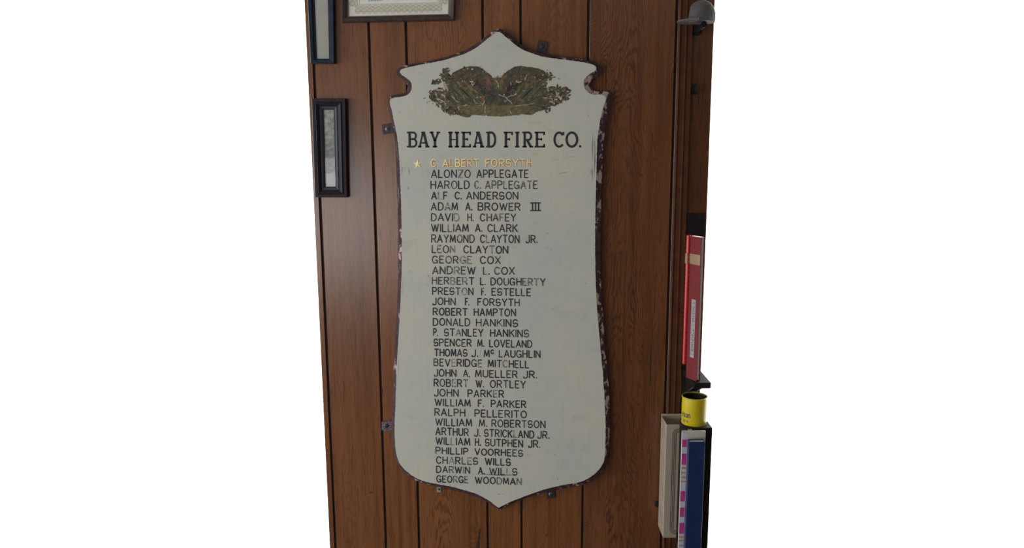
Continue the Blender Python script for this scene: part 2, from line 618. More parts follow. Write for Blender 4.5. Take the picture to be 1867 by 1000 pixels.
def emblem():
    mats = [plain('emblem_umber', seen(64, 57, 46), .55, 0, .3, .3, 140),
            plain('emblem_olive', seen(82, 78, 50), .55, 0, .3, .3, 140),
            plain('emblem_green', seen(62, 66, 50), .55, 0, .3, .3, 140),
            plain('emblem_slate', seen(54, 54, 52), .55, 0, .3, .3, 140),
            plain('emblem_ochre', seen(94, 76, 46), .55, 0, .3, .2, 140),
            plain('emblem_rust', seen(96, 70, 54), .55, 0, .3, .2, 140),
            plain('emblem_bare_cream', seen(150, 146, 130), .55, 0, .3, .1, 140),
            plain('emblem_black', seen(38, 36, 32), .55, 0, .3, .2, 140),
            plain('emblem_stained_cream', seen(134, 122, 106), .55, 0, .3, .12, 60)]
    L = lambda pts: [(770 + u / 9.093, 110 + v_ / 9.093) for u, v_ in pts]
    R_ = lambda pts: [(900 + u / 9.093, 110 + v_ / 9.093) for u, v_ in pts]
    sil = L([(430, 370), (340, 310), (320, 250), (340, 200), (375, 190), (440, 215), (480, 255), (500, 210), (560, 180), (640, 140), (720, 112),
             (820, 98), (920, 106), (1000, 140), (1060, 190), (1130, 240), (1165, 295), (1230, 300)]) + \
        R_([(60, 300), (110, 298), (170, 230), (260, 160), (350, 110), (430, 94), (520, 106), (620, 116), (720, 132), (800, 162), (850, 192),
            (893, 250), (888, 300), (878, 345), (868, 420), (880, 520), (960, 560), (940, 700), (900, 770), (860, 800), (800, 830), (740, 850),
            (680, 880), (620, 908), (560, 903), (500, 895), (400, 900), (300, 910), (200, 925), (100, 934)]) + \
        L([(1190, 925), (1030, 915), (900, 908), (815, 905), (800, 935), (740, 948), (660, 930), (580, 900), (510, 890), (430, 880), (425, 800),
           (395, 740), (350, 700), (320, 620), (370, 520), (420, 450)])
    m_ = MB()
    lay = [0.0]

    def poly(pts, mat, jit=0.35):
        lay[0] += 2e-7
        v_, f_ = fill_loops([[Vector(p) + Vector((random.gauss(0, jit), random.gauss(0, jit))) for p in smooth_loop(pts, 1.5)]])
        m_.add([at(p.x, p.y, YB - .0003 - lay[0]) for p in v_], f_, mat)

    def dab(x, y, ln, wd, ang, mat):
        """one brush dab: a pointed leaf shape"""
        lay[0] += 2e-7
        c, s = math.cos(ang), math.sin(ang)
        sh = [(-.5, 0), (-.2, .42), (.15, .5), (.5, 0), (.12, -.46), (-.22, -.4)]
        pts = [(x + a_ * ln * c - b_ * wd * s, y + a_ * ln * s + b_ * wd * c) for a_, b_ in sh]
        m_.add([at(px, py, YB - .0003 - lay[0]) for px, py in pts], [list(range(6))], mat)

    halo = [(774, 160), (786, 146), (800, 128), (806, 122), (830, 122), (870, 119), (900, 135), (930, 128), (950, 118), (985, 122), (1000, 135),
            (1012, 148), (1030, 156), (1042, 170), (1036, 186), (1010, 196), (990, 204), (960, 211), (900, 213), (850, 215), (825, 210), (812, 204), (795, 198), (780, 186)]
    poly(sil, 0)
    ins = smooth_loop(sil, 2)

    def inside(x, y):
        c = False
        n_ = len(ins)
        for i in range(n_):
            a_, b_ = ins[i], ins[(i + 1) % n_]
            if (a_.y > y) != (b_.y > y) and x < (b_.x - a_.x) * (y - a_.y) / (b_.y - a_.y) + a_.x:
                c = not c
        return c
    # ground of mixed dabs: feathers fan down and outwards from each shoulder
    for _ in range(950):
        x, y = random.uniform(800, 1004), random.uniform(119, 214)
        if not inside(x, y):
            continue
        left = x < 909
        if y > 191:
            ang, mat = random.gauss(0, .12), random.choice([1, 1, 1, 0, 1, 5 if random.random() < .2 else 1])
            dab(x, y, random.uniform(6, 12), random.uniform(1.8, 3), ang, mat)
        elif y < 146:
            ang = math.pi / 2 + (x - (862 if left else 955)) * .022
            mat = random.choice([0, 0, 7, 3, 1, 5, 0])
            dab(x, y, random.uniform(4, 8), random.uniform(1.2, 2.4), ang, mat)
        elif 880 < x < 938:
            dab(x, y, random.uniform(4, 8), random.uniform(1.5, 3), random.gauss(1.3 if left else 1.8, .5), random.choice([3, 3, 0, 2, 5, 7]))
        else:
            ang = .72 if left else math.pi - .72
            mat = random.choice([2, 2, 1, 3, 2, 0, 4 if random.random() < .2 else 1])
            dab(x, y, random.uniform(7, 13), random.uniform(1.6, 2.8), ang + random.gauss(0, .12), mat)
    # long flight feathers in alternating dark and green bands
    for k in range(7):
        for sgn, cx in ((1, 836), (-1, 975)):
            x = cx + sgn * (k * 6.2 - 12)
            y = 165 + k * 1.2
            dab(x, y, 34, 3.2, .78 if sgn > 0 else math.pi - .78, (2, 3, 1, 2, 7, 2, 1)[k])
    for x, y, ln, wd, a_, mt in [(857, 160, 18, 5, .8, 4), (868, 167, 14, 4, .75, 4), (850, 152, 10, 4, .9, 4), (838, 168, 10, 4, .7, 4), (846, 178, 9, 4, 1.2, 4),
                                 (960, 157, 14, 6, 2.3, 4), (914, 149, 14, 8, 1.2, 4), (903, 146, 8, 5, 1.1, 4), (905, 160, 10, 5, 1.4, 1), (944, 165, 16, 4, 2.4, 1),
                                 (880, 180, 14, 6, 1.5, 5), (890, 148, 16, 7, 1.3, 5), (948, 182, 12, 5, .3, 5), (930, 160, 22, 9, 2.2, 7), (868, 152, 14, 8, 2.1, 7),
                                 (898, 172, 22, 12, 1.4, 3), (912, 182, 24, 9, .3, 3), (920, 140, 14, 6, 2.3, 5), (935, 136, 14, 7, 2.3, 3)]:
        dab(x, y, ln, wd, a_, mt)
    # dark chevrons under the shoulders, pale neck and slate breast
    for x0, y0, x1, y1, wd_, mt, n_ in [(866, 150, 900, 182, 10, 7, 60), (954, 148, 922, 172, 10, 7, 60), (852, 158, 880, 180, 6, 4, 16), (962, 152, 938, 168, 6, 4, 12),
                                        (905, 142, 912, 165, 13, 1, 34), (906, 141, 914, 160, 8, 4, 10), (886, 140, 892, 168, 12, 5, 24), (892, 178, 924, 182, 16, 3, 60), (900, 186, 930, 186, 10, 2, 26)]:
        for _ in range(n_):
            t_ = random.random()
            dx, dy = x1 - x0, y1 - y0
            ln_ = math.hypot(dx, dy)
            o_ = random.uniform(-.5, .5) * wd_
            dab(x0 + dx * t_ - dy / ln_ * o_, y0 + dy * t_ + dx / ln_ * o_, random.uniform(4, 8), random.uniform(1.2, 2.4), math.atan2(dy, dx) + random.gauss(0, .35), mt if random.random() < .8 else random.choice([0, 3, 2]))
    # feathered upper edge
    for _ in range(170):
        p_ = random.choice(ins)
        if p_.y < 150:
            dab(p_.x, p_.y + 1.5, random.uniform(3, 6), random.uniform(.8, 1.6), math.pi / 2 + (p_.x - (862 if p_.x < 909 else 955)) * .022, random.choice([0, 0, 7, 1]))
    poly([(848, 194), (880, 191), (905, 193), (935, 191), (960, 192), (962, 205), (930, 211), (900, 212), (870, 210), (850, 208)], 1, .3)
    for _ in range(90):
        x, y = random.uniform(832, 985), random.uniform(193, 212)
        if inside(x, y):
            dab(x, y, random.uniform(4, 9), random.uniform(1, 2), random.gauss(.05, .2), random.choice([0, 1, 1, 0, 5]))
    # leafy sprays on both sides, over a tan ground that shows between the leaves
    for (cx, cy, rx, ry) in [(800, 177, 13, 13), (812, 188, 9, 10), (812, 152, 5, 12), (1010, 172, 12, 9), (1026, 170, 6, 8)]:
        poly([(cx + rx * random.uniform(.75, 1.05) * math.cos(a_ * .45), cy + ry * random.uniform(.75, 1.05) * math.sin(a_ * .45)) for a_ in range(14)], 8, .6)
    for (cx, cy, rx, ry, n_) in [(803, 178, 16, 17, 74), (791, 173, 10, 10, 26), (812, 190, 11, 13, 30), (812, 136, 8, 13, 34), (818, 150, 7, 10, 18), (797, 149, 9, 4, 16),
                                 (822, 202, 10, 7, 22), (1012, 168, 13, 12, 52), (1030, 171, 10, 12, 44), (1013, 186, 11, 7, 26), (995, 188, 12, 9, 26),
                                 (1000, 175, 10, 12, 24), (995, 200, 8, 5, 12), (1000, 136, 6, 6, 9), (1006, 142, 5, 4, 6)]:
        for _ in range(n_):
            r_, th = math.sqrt(random.random()), random.uniform(0, 6.283)
            x, y = cx + rx * r_ * math.cos(th), cy + ry * r_ * math.sin(th)
            dab(x, y, random.uniform(5.5, 10), random.uniform(2.2, 4.0), random.uniform(0, 3.14), random.choice([0, 2, 7, 0, 5, 1, 0]))
    for x, y in [(775, 179), (786, 179), (791, 182), (783, 185), (779, 187), (789, 189), (1019, 143), (998, 128), (1003, 132), (1006, 142), (773, 180)]:
        dab(x, y, 3, 1.7, random.uniform(0, 3), 7)
    for x, y, a_ in [(789, 151, -.4), (793, 149, -.4), (797, 148, .9), (802, 146, 1.0), (788, 153, -.3)]:
        dab(x, y, 6, 2.6, a_, 7)
    # flakes and cracks where the paint is gone
    for pts in [[(909, 172), (914, 175), (922, 177), (925, 181), (931, 186), (934, 190)], [(925, 178), (930, 175), (937, 174), (942, 170)],
                [(925, 179), (924, 183), (920, 187)], [(856, 147), (860, 151), (862, 156), (866, 150)], [(863, 181), (867, 187), (874, 190)],
                [(876, 188), (880, 191), (884, 184)], [(936, 194), (951, 192), (963, 191), (974, 188)], [(957, 147), (959, 140), (961, 136)],
                [(952, 165), (959, 166)], [(904, 146), (908, 152), (909, 160)], [(823, 175), (830, 182), (835, 187)], [(940, 149), (946, 150), (951, 149)],
                [(885, 193), (884, 202), (885, 206)], [(929, 202), (933, 208)], [(931, 150), (932, 156)], [(988, 178), (1000, 179), (1008, 180)], [(845, 193), (852, 191)]]:
        for (x0, y0), (x1, y1) in zip(pts, pts[1:]):
            d = Vector((x1 - x0, y1 - y0))
            dab((x0 + x1) / 2, (y0 + y1) / 2, d.length * 1.25, random.uniform(.8, 1.7), math.atan2(d.y, d.x), 6)
    for x, y, s in [(861, 126, 4.5), (853, 125, 3.5), (990, 137, 3.5), (975, 141, 3), (861, 149, 5), (836, 196, 3.5), (886, 211, 4), (964, 210, 3), (837, 199, 3),
                    (843, 148, 2.5), (870, 178, 3), (876, 177, 3), (946, 150, 4), (942, 147, 2.5), (919, 173, 4), (991, 154, 3), (812, 190, 3), (829, 206, 3)]:
        dab(x, y, s, s * .6, random.uniform(0, 3), 6)
    for _ in range(70):
        x, y = random.uniform(806, 1000), random.uniform(121, 208)
        if inside(x, y):
            dab(x, y, random.uniform(1.2, 3), random.uniform(.5, 1), random.uniform(0, 3.1), 6)
    for x, y, a_ in [(795, 172, 1.2), (799, 181, .2), (806, 184, .4), (813, 156, 1.5), (816, 163, 1.4), (1015, 171, 1.2), (1019, 176, .4), (999, 164, 1.4), (1006, 186, .3), (797, 164, .3)]:
        dab(x, y, 9, 3.2, a_, 8)
    return m_.build('painted_emblem', mats, root, label='worn dark olive and brown painted bird and foliage emblem', fix=False)


emblem()

# ------------------------------------------------------------------ lettering


def arc(cx, cy, rx, ry, a0, a1, n=12):
    return [(cx + rx * math.cos(math.radians(a0 + (a1 - a0) * i / n)), cy + ry * math.sin(math.radians(a0 + (a1 - a0) * i / n))) for i in range(n + 1)]


# glyphs in a unit box, as brush strokes; (width, strokes)
GL = {
    'A': (.66, [[(0, 0), (.5, 1)], [(1, 0), (.5, 1)], [(.2, .32), (.8, .32)]]),
    'B': (.58, [[(0, 0), (0, 1)], [(0, 1), (.5, 1)] + arc(.5, .76, .42, .24, 90, -90) + [(0, .52)], [(0, .52), (.55, .52)] + arc(.55, .26, .45, .26, 90, -90) + [(0, 0)]]),
    'C': (.62, [[(1, .82)] + arc(.52, .5, .52, .5, 48, 312, 18) + [(1, .18)]]),
    'D': (.62, [[(0, 0), (0, 1)], [(0, 1), (.4, 1)] + arc(.4, .5, .6, .5, 90, -90, 16) + [(0, 0)]]),
    'E': (.5, [[(0, 0), (0, 1)], [(0, 1), (1, 1)], [(0, .52), (.8, .52)], [(0, 0), (1, 0)]]),
    'F': (.48, [[(0, 0), (0, 1)], [(0, 1), (1, 1)], [(0, .52), (.8, .52)]]),
    'G': (.66, [[(.96, .82)] + arc(.5, .5, .5, .5, 45, 330, 18), [(.96, .0), (.96, .42)], [(.55, .42), (.96, .42)]]),
    'H': (.6, [[(0, 0), (0, 1)], [(1, 0), (1, 1)], [(0, .52), (1, .52)]]),
    'I': (.02, [[(.5, 0), (.5, 1)]]),
    'J': (.42, [[(1, 1), (1, .22)] + arc(.6, .22, .4, .22, 0, -90, 6) + [(0, .0)], [(0, 0), (-.06, .2)]]),
    'K': (.58, [[(0, 0), (0, 1)], [(1, 1), (0, .42)], [(.3, .6), (1, 0)]]),
    'L': (.48, [[(0, 1), (0, 0)], [(0, 0), (1, 0)]]),
    'M': (.74, [[(0, 0), (.12, 1)], [(.12, 1), (.5, .12)], [(.5, .12), (.88, 1)], [(.88, 1), (1, 0)]]),
    'N': (.6, [[(0, 0), (0, 1)], [(0, 1), (1, 0)], [(1, 0), (1, 1)]]),
    'O': (.68, [arc(.5, .5, .5, .5, 90, 450, 28)]),
    'P': (.56, [[(0, 0), (0, 1)], [(0, 1), (.55, 1)] + arc(.55, .73, .45, .27, 90, -90) + [(0, .46)]]),
    'R': (.6, [[(0, 0), (0, 1)], [(0, 1), (.5, 1)] + arc(.5, .74, .45, .26, 90, -90) + [(0, .48)], [(.45, .48), (1, 0)]]),
    'S': (.58, [[(.95, .82)] + arc(.5, .75, .45, .25, 30, 180, 9) + arc(.5, .5, .44, .1, 200, 255, 3) + arc(.5, .42, .46, .1, 75, 20, 3) + arc(.5, .26, .5, .26, 20, -150, 10) + [(0, .16)]]),
    'T': (.62, [[(0, 1), (1, 1)], [(.5, 1), (.5, 0)]]),
    'U': (.6, [[(0, 1), (0, .3)] + arc(.5, .3, .5, .3, 180, 360, 12) + [(1, 1)]]),
    'V': (.64, [[(0, 1), (.5, 0)], [(.5, 0), (1, 1)]]),
    'W': (.9, [[(0, 1), (.27, 0)], [(.27, 0), (.5, .9)], [(.5, .9), (.73, 0)], [(.73, 0), (1, 1)]]),
    'X': (.6, [[(0, 0), (1, 1)], [(0, 1), (1, 0)]]),
    'Y': (.62, [[(0, 1), (.5, .46)], [(1, 1), (.5, .46)], [(.5, .46), (.5, 0)]]),
    'Z': (.58, [[(0, 1), (1, 1)], [(1, 1), (0, 0)], [(0, 0), (1, 0)]]),
    '.': (.06, [[(.5, .0), (.5, .11)]]),
    '-': (.4, [[(0, .5), (1, .5)]]),
    'c': (.42, [[(.95, .9)] + arc(.5, .73, .5, .27, 40, 320, 12) + [(.95, .56)]]),
    'n': (.5, [[(0, 0), (0, .66)], [(0, .4)] + arc(.5, .4, .5, .26, 150, 0, 8) + [(1, 0)]]),
    's': (.46, [[(.95, .56)] + arc(.5, .5, .45, .17, 30, 190, 7) + arc(.5, .17, .48, .17, 60, -150, 9)]),
    'o': (.54, [arc(.5, .33, .5, .33, 90, 450, 20)]),
}


def ribbon(pts, wd, ext=0.25, closed=False):
    """outline of a brush stroke of width wd along pixel polyline pts"""
    pts = [Vector(p) for p in pts]
    cl = (pts[0] - pts[-1]).length < 1e-4
    n_ = len(pts)
    left, right = [], []
    for i in range(n_):
        if cl:
            a_, c_ = pts[(i - 1) if i else n_ - 2], pts[i + 1 if i < n_ - 1 else 1]
        else:
            a_, c_ = pts[max(i - 1, 0)], pts[min(i + 1, n_ - 1)]
        p = pts[i]
        d0 = (p - a_).normalized() if (p - a_).length > 1e-6 else None
        d1 = (c_ - p).normalized() if (c_ - p).length > 1e-6 else None
        d = ((d0 or d1) + (d1 or d0))
        d = d.normalized() if d.length > 1e-4 else (d0 or d1)
        nrm = Vector((-d.y, d.x))
        cosv = max(.5, nrm.dot(Vector((-(d1 or d0).y, (d1 or d0).x))))
        h = wd / 2 / cosv
        e = Vector((0, 0))
        if not cl and i == 0:
            e = -d * wd * ext
        if not cl and i == n_ - 1:
            e = d * wd * ext
        left.append(p + e + nrm * h)
        right.append(p + e - nrm * h)
    return left, right


LIFT = [0]


def stroke(mb, pts, wd, to_world, mat=0, **att):
    l, r = ribbon(pts, wd)
    LIFT[0] = (LIFT[0] + 1) % 16                      # strokes lie one over the other like brush paint
    up = Vector((0, -4e-6 * LIFT[0], 0))
    v = [Vector(to_world(p)) + up for p in l] + [Vector(to_world(p)) + up for p in r]
    n_ = len(l)
    mb.add(v, [(i, i + 1, n_ + i + 1, n_ + i) for i in range(n_ - 1)], mat, **att)


ON_BOARD = lambda p: at(p.x, p.y, YB - .0004)


def write_word(mb, text, x0, x1, top, base, wd, fade=.92, to_world=ON_BOARD, gap=.26, seed=0):
    """letters of text between x0 and x1; top/base are functions of x; ~ marks a letter rubbed nearly away"""
    letters, faint = [], False
    for ch in text:
        if ch == '~':
            faint = True
            continue
        letters.append((ch, faint))
        faint = False
    ws = [GL[c][0] for c, _ in letters]
    gaps = [.25 if letters[i + 1][0] == '.' else gap for i in range(len(ws) - 1)]
    total = sum(ws) + sum(gaps)
    k = (x1 - x0 - wd * .8) / max(total, .01)
    x = x0 + wd * .4
    for i, (ch, fnt) in enumerate(letters):
        lw = ws[i] * k
        jx, jy = random.gauss(0, .12), random.gauss(0, .12)
        w_ = wd * random.uniform(.88, 1.1)
        ink = (.40 if fnt else fade) * random.uniform(.82, 1.08)
        for s in GL[ch][1]:
            q = []
            for u, v_ in s:
                xx = x + u * lw + jx
                b_, t_ = base(xx) + jy - wd * .4, top(xx) + jy + wd * .4
                q.append((xx, b_ + (t_ - b_) * v_))
            stroke(mb, q, w_, to_world, 0, ink=ink * random.uniform(.9, 1.08))
        x += lw + (gaps[i] * k if i < len(gaps) else 0)


# title in painted slab-serif capitals
def title():
    mb = MB()
    T, B_ = 240.3, 269.2
    SW, SL = 4.5, 3.0

    def st(x0, y0, x1, y1, wd_, ink=.95):
        d = Vector((x1 - x0, y1 - y0)).normalized()
        n_ = Vector((-d.y, d.x)) * wd_ / 2
        p0, p1 = Vector((x0, y0)), Vector((x1, y1))
        mb.add([ON_BOARD(p) for p in (p0 + n_, p1 + n_, p1 - n_, p0 - n_)], [(0, 1, 2, 3)], 0, ink=ink)

    def cv(pts, wd_, ink=.95):
        stroke(mb, pts, wd_, ON_BOARD, 0, ink=ink)
    ty, by = T + SL / 2, B_ - SL / 2
    H_ = B_ - T
    Y = lambda f_: B_ - f_ * H_

    def serif(cx, y, hw, ink=.95):
        st(cx - hw, y, cx + hw, y, SL, ink)

    def B(x0, x1, ink=.95):
        s = x0 + 5
        st(s, T, s, B_, SW, ink)
        st(x0, ty, s + 3, ty, SL, ink); st(x0, by, s + 3, by, SL, ink)
        w_ = x1 - s
        cv([(s, ty), (s + w_ * .5, ty)] + [(s + w_ * .5 + w_ * .36 * math.cos(a), (ty + Y(.53)) / 2 + (Y(.53) - ty) / 2 * math.sin(a)) for a in [math.radians(-90 + 15 * i) for i in range(13)]] + [(s, Y(.53))], 3.6, ink)
        cv([(s, Y(.53)), (s + w_ * .5, Y(.53))] + [(s + w_ * .5 + w_ * .42 * math.cos(a), (Y(.53) + by) / 2 + (by - Y(.53)) / 2 * math.sin(a)) for a in [math.radians(-90 + 15 * i) for i in range(13)]] + [(s, by)], 3.6, ink)

    def A(x0, x1, ink=.95):
        c = (x0 + x1) / 2 - .6
        st(x0 + 3, B_, c - .5, T, 3.2, ink); st(x1 - 3.4, B_, c + .5, T, SW + .3, ink)
        st(c - 4, T + 1.3, c + 1.5, T + 1.3, 2.6, ink)
        st(x0 + 5, Y(.29), x1 - 5, Y(.29), 2.6, ink)
        serif(x0 + 3.2, by, 3.2, ink); serif(x1 - 3.4, by, 3.8, ink)

    def Yl(x0, x1, ink=.95):
        c = (x0 + x1) / 2
        st(x0 + 3.2, T, c, Y(.42), SW - .3, ink); st(x1 - 3.2, T, c, Y(.42), 3.4, ink); st(c, Y(.5), c, B_, SW, ink)
        serif(x0 + 3.6, ty, 3.6, ink); serif(x1 - 3.4, ty, 3.4, ink); serif(c, by, 4, ink)

    def Hl(x0, x1, ink=.95):
        for s, i2 in ((x0 + 4.2, ink), (x1 - 4, ink * .8)):
            st(s, T, s, B_, SW, i2); serif(s, ty, 4.1, i2); serif(s, by, 4.1, i2)
        st(x0 + 4, Y(.5), x1 - 4, Y(.5), 2.2, ink * .8)

    def E(x0, x1, ink=.95, f_=False):
        s = x0 + 4.4
        st(s, T, s, B_, SW, ink)
        st(x0, ty, x1, ty, SL, ink); st(x1 - 1.6, T, x1 - 1.6, Y(.78), 3.2, ink)
        st(s, Y(.52), x1 - 5.6, Y(.52), 2.8, ink); st(x1 - 6.5, Y(.6), x1 - 6.5, Y(.44), 2.6, ink)
        if f_:
            serif(s, by, 4.1, ink)
        else:
            st(x0, by, x1, by, SL, ink); st(x1 - 1.6, B_, x1 - 1.6, Y(.22), 3.2, ink)

    def D(x0, x1, ink=.95):
        s = x0 + 4.6
        st(s, T, s, B_, SW, ink)
        st(x0, ty, s + 3, ty, SL, ink); st(x0, by, s + 3, by, SL, ink)
        w_ = x1 - s - 2
        cv([(s, ty), (s + w_ * .4, ty)] + [(s + w_ * .4 + w_ * .6 * math.cos(a), (ty + by) / 2 + (by - ty) / 2 * math.sin(a)) for a in [math.radians(-90 + 10 * i) for i in range(19)]] + [(s, by)], 4.0, ink)

    def I(x0, x1):
        c = (x0 + x1) / 2
        st(c, T, c, B_, SW); serif(c, ty, 4); serif(c, by, 4)

    def Rl(x0, x1, ink=.95):
        s = x0 + 4.6
        st(s, T, s, B_, SW); serif(s - .3, by, 4)
        st(x0, ty, s + 3, ty, SL)
        w_ = x1 - s - 2
        cv([(s, ty), (s + w_ * .5, ty)] + [(s + w_ * .5 + w_ * .36 * math.cos(a), (ty + Y(.48)) / 2 + (Y(.48) - ty) / 2 * math.sin(a)) for a in [math.radians(-90 + 15 * i) for i in range(13)]] + [(s, Y(.48))], 3.8)
        st(s + 4, Y(.5), x1 - 4.2, B_ - .5, SW)
        serif(x1 - 3.2, by, 3.2)

    def C(x0, x1):
        rx = (x1 - x0) / 2 + .5
        c = x0 + rx
        cv([(c + (rx - 2) * math.cos(a), (T + B_) / 2 - (H_ / 2 - 1.6) * math.sin(a)) for a in [math.radians(44 + 9.6 * i) for i in range(29)]], 4.1)
        st(x1 - 1.7, T + .3, x1 - 1.7, Y(.78), 3.2)

    def O(x0, x1):
        c, rx = (x0 + x1) / 2, (x1 - x0) / 2
        cv([(c + (rx - 2) * math.cos(a), (T + B_) / 2 - (H_ / 2 - 1.6) * math.sin(a)) for a in [math.radians(10 * i) for i in range(37)]], 4.3)
    B(741.8, 760.2); A(762, 782.6); Yl(783.2, 802.6)
    Hl(817, 837, .82); E(841, 858.6, .85); A(862, 882.5, .86); D(886, 904.8)
    E(918, 935.2, .98, True); I(938.8, 947.2); Rl(952, 972.2); E(974.5, 993.6)
    C(1009, 1029); O(1031, 1054.2)
    mb.add([ON_BOARD(Vector((1057.8 + 2.3 * math.cos(i * .5236), 267 + 2.3 * math.sin(i * .5236)))) for i in range(12)], [list(range(12))], 0, ink=1.0)
    mb.build('title_lettering', M['ink_title'], root, label='large black slab serif capitals across the top', fix=False)


title()

S = 6.668
ROWS = [  # crop top, cap top, baseline left, baseline right, words with left and right ends
    (285, 33, 132, 132, [('C.', 300, 395), ('A~LBE~RT', 445, 888), ('FORSYTH', 965, 1537)]),
    (285, 163, 266, 266, [('ALON~ZO', 305, 787), ('APPLEGATE', 858, 1492)]),
    (285, 297, 400, 400, [('HAROLD', 300, 775), ('C.', 833, 914), ('APPLEGATE', 963, 1603)]),
    (285, 430, 528, 530, [('A~LF', 307, 508), ('C.', 593, 682), ('ANDERSON', 733, 1368)]),
    (365, 28, 128, 132, [('AD~AM', 305, 633), ('A.', 723, 810), ('BROWER', 873, 1395)]),
    (365, 160, 258, 262, [('DAVI~D', 305, 653), ('H.', 747, 825), ('CHA~FEY', 900, 1340)]),
    (365, 290, 388, 392, [('WIL~LIAM', 308, 765), ('A.', 843, 933), ('CLARK', 990, 1360)]),
    (365, 418, 520, 527, [('RAYM~OND', 308, 835), ('C~LAYTON', 902, 1382), ('JR.', 1460, 1603)]),
    (445, 15, 112, 121, [('L~EO~N', 313, 600), ('CLAY~TON', 700, 1245)]),
    (445, 143, 240, 247, [('GEOR~G~E', 315, 805), ('COX', 900, 1155)]),
    (445, 272, 370, 379, [('AND~REW', 320, 848), ('L.', 938, 1020), ('COX', 1072, 1325)]),
    (445, 400, 495, 513, [('HER~BE~RT', 315, 832), ('L.', 900, 972), ('DOUGH~E~R~TY', 1030, 1697)]),
    (445, 525, 620, 638, [('PREST~ON', 318, 822), ('F.', 915, 972), ('ESTELLE', 1040, 1522)]),
    (540, 18, 112, 128, [('JOHN', 323, 605), ('F.', 718, 774), ('FORSYTH', 868, 1385)]),
    (540, 142, 238, 252, [('ROBERT', 328, 750), ('HAMPTON', 825, 1338)]),
    (540, 268, 364, 379, [('DONALD', 328, 782), ('HAN~KINS', 850, 1363)]),
    (540, 392, 488, 506, [('P.', 333, 393), ('ST~ANLEY', 462, 940), ('HANKINS', 1022, 1495)]),
    (540, 518, 612, 633, [('SPENCER', 335, 800), ('M.', 865, 955), ('LOVELAND', 1012, 1538)]),
    (615, 140, 235, 257, [('THOMAS', 343, 748), ('J.', 803, 880), ('Mc', 948, 1075), ('LAUGHLIN', 1130, 1638)]),
    (615, 260, 355, 381, [('BEV~ERIDG~E', 335, 928), ('MIT~CHELL', 995, 1500)]),
    (615, 388, 482, 506, [('JOHN', 343, 615), ('A.', 695, 780), ('MUELLER', 840, 1360), ('JR.', 1430, 1598)]),
    (615, 507, 604, 628, [('ROB~ER~T', 338, 758), ('W.', 848, 950), ('ORTLEY', 1022, 1460)]),
    (690, 128, 222, 241, [('JOHN', 345, 642), ('PARK~ER', 750, 1195)]),
    (690, 248, 340, 365, [('WILLIAM', 348, 788), ('F.', 875, 950), ('PARKER', 1032, 1463)]),
    (690, 365, 459, 490, [('RALPH', 348, 722), ('PELLERITO', 832, 1470)]),
    (690, 485, 580, 613, [('WILLIAM', 355, 805), ('M.', 888, 990), ('ROBERTSON', 1040, 1697)]),
    (762, 117, 214, 262, [('ARTHUR', 360, 765), ('J.', 832, 908), ('STRICK~LAND', 950, 1562), ('JR.', 1602, 1748)]),
    (762, 235, 330, 371, [('WIL~LIAM', 360, 782), ('H.', 840, 912), ('SUTPHEN', 960, 1425), ('JR.', 1488, 1635)]),
    (762, 355, 442, 479, [('PHILLIP', 360, 760), ('VOORHEES', 835, 1425)]),
    (762, 470, 562, 589, [('CH~ARL~ES', 365, 877), ('WILLS', 960, 1275)]),
    (810, 263, 352, 386, [('DA~RW~IN', 368, 782), ('A.', 878, 960), ('WIL~LS', 1012, 1358)]),
    (810, 380, 468, 503, [('GEO~RG~E', 370, 762), ('WOO~DMA~N', 838, 1410)]),
]
for ri, (y0, tp, bl, br, words) in enumerate(ROWS):
    xa, xb = 740 + words[0][1] / S, 740 + words[-1][2] / S
    hgt = (bl - tp) / S
    base = lambda x, xa=xa, xb=xb, y0=y0, bl=bl, br=br: y0 + (bl + (br - bl) * (x - xa) / (xb - xa)) / S
    top = lambda x, base=base, hgt=hgt: base(x) - hgt
    mb = MB()
    fade = random.choice([.56, .62, .7]) if ri < 13 else random.choice([.78, .86, .92])
    for (txt, ul, ur) in words:
        if ri == 0:                                   # the gold is edged in brown
            st_ = random.getstate()
            n0 = len(mb.f)
            write_word(mb, txt.replace('~', ''), 740 + ul / S, 740 + ur / S, lambda x: top(x) + .5, lambda x: base(x) + .5, 3.5, 1.0,
                       to_world=lambda p: at(p.x, p.y, YB - .0003))
            for i_ in range(n0, len(mb.f)):
                mb.mi[i_] = 1
            random.setstate(st_)
        write_word(mb, txt, 740 + ul / S, 740 + ur / S, top, base, 2.15 if ri else 2.0, 1.45 if ri == 0 else fade * random.uniform(.92, 1.1))
    if ri == 4:                                       # roman numeral with its bars
        for u in (1540, 1577, 1614):
            stroke(mb, [(740 + u / S, 365 + 30 / S), (740 + u / S, 365 + 130 / S)], 2.5, ON_BOARD, 0, ink=1.0)
        for v_ in (36, 128):
            stroke(mb, [(740 + 1514 / S, 365 + v_ / S), (740 + 1641 / S, 365 + v_ / S)], 2.2, ON_BOARD, 0, ink=1.0)
    mb.build('name_line', [M['gold'], M['gold_edge']] if ri == 0 else M['ink'], root,
             label='gold painted name at the top of the list' if ri == 0 else None, fix=False)

# the gold star before the first name
mb = MB()
pts = []
for i in range(10):
    r_ = 9.0 if i % 2 == 0 else 3.7
    a = math.radians(-90 + 36 * i - 3)
    pts.append(at(762 + r_ * math.cos(a), 299.4 + r_ * math.sin(a), YB - .0005))
ctr = at(762, 299.4, YB - .0016)
mb.add(pts + [ctr], [(i, (i + 1) % 10, 10) for i in range(10)])
mb.build('star', M['star'], root, label='small gold five pointed star', fix=False)


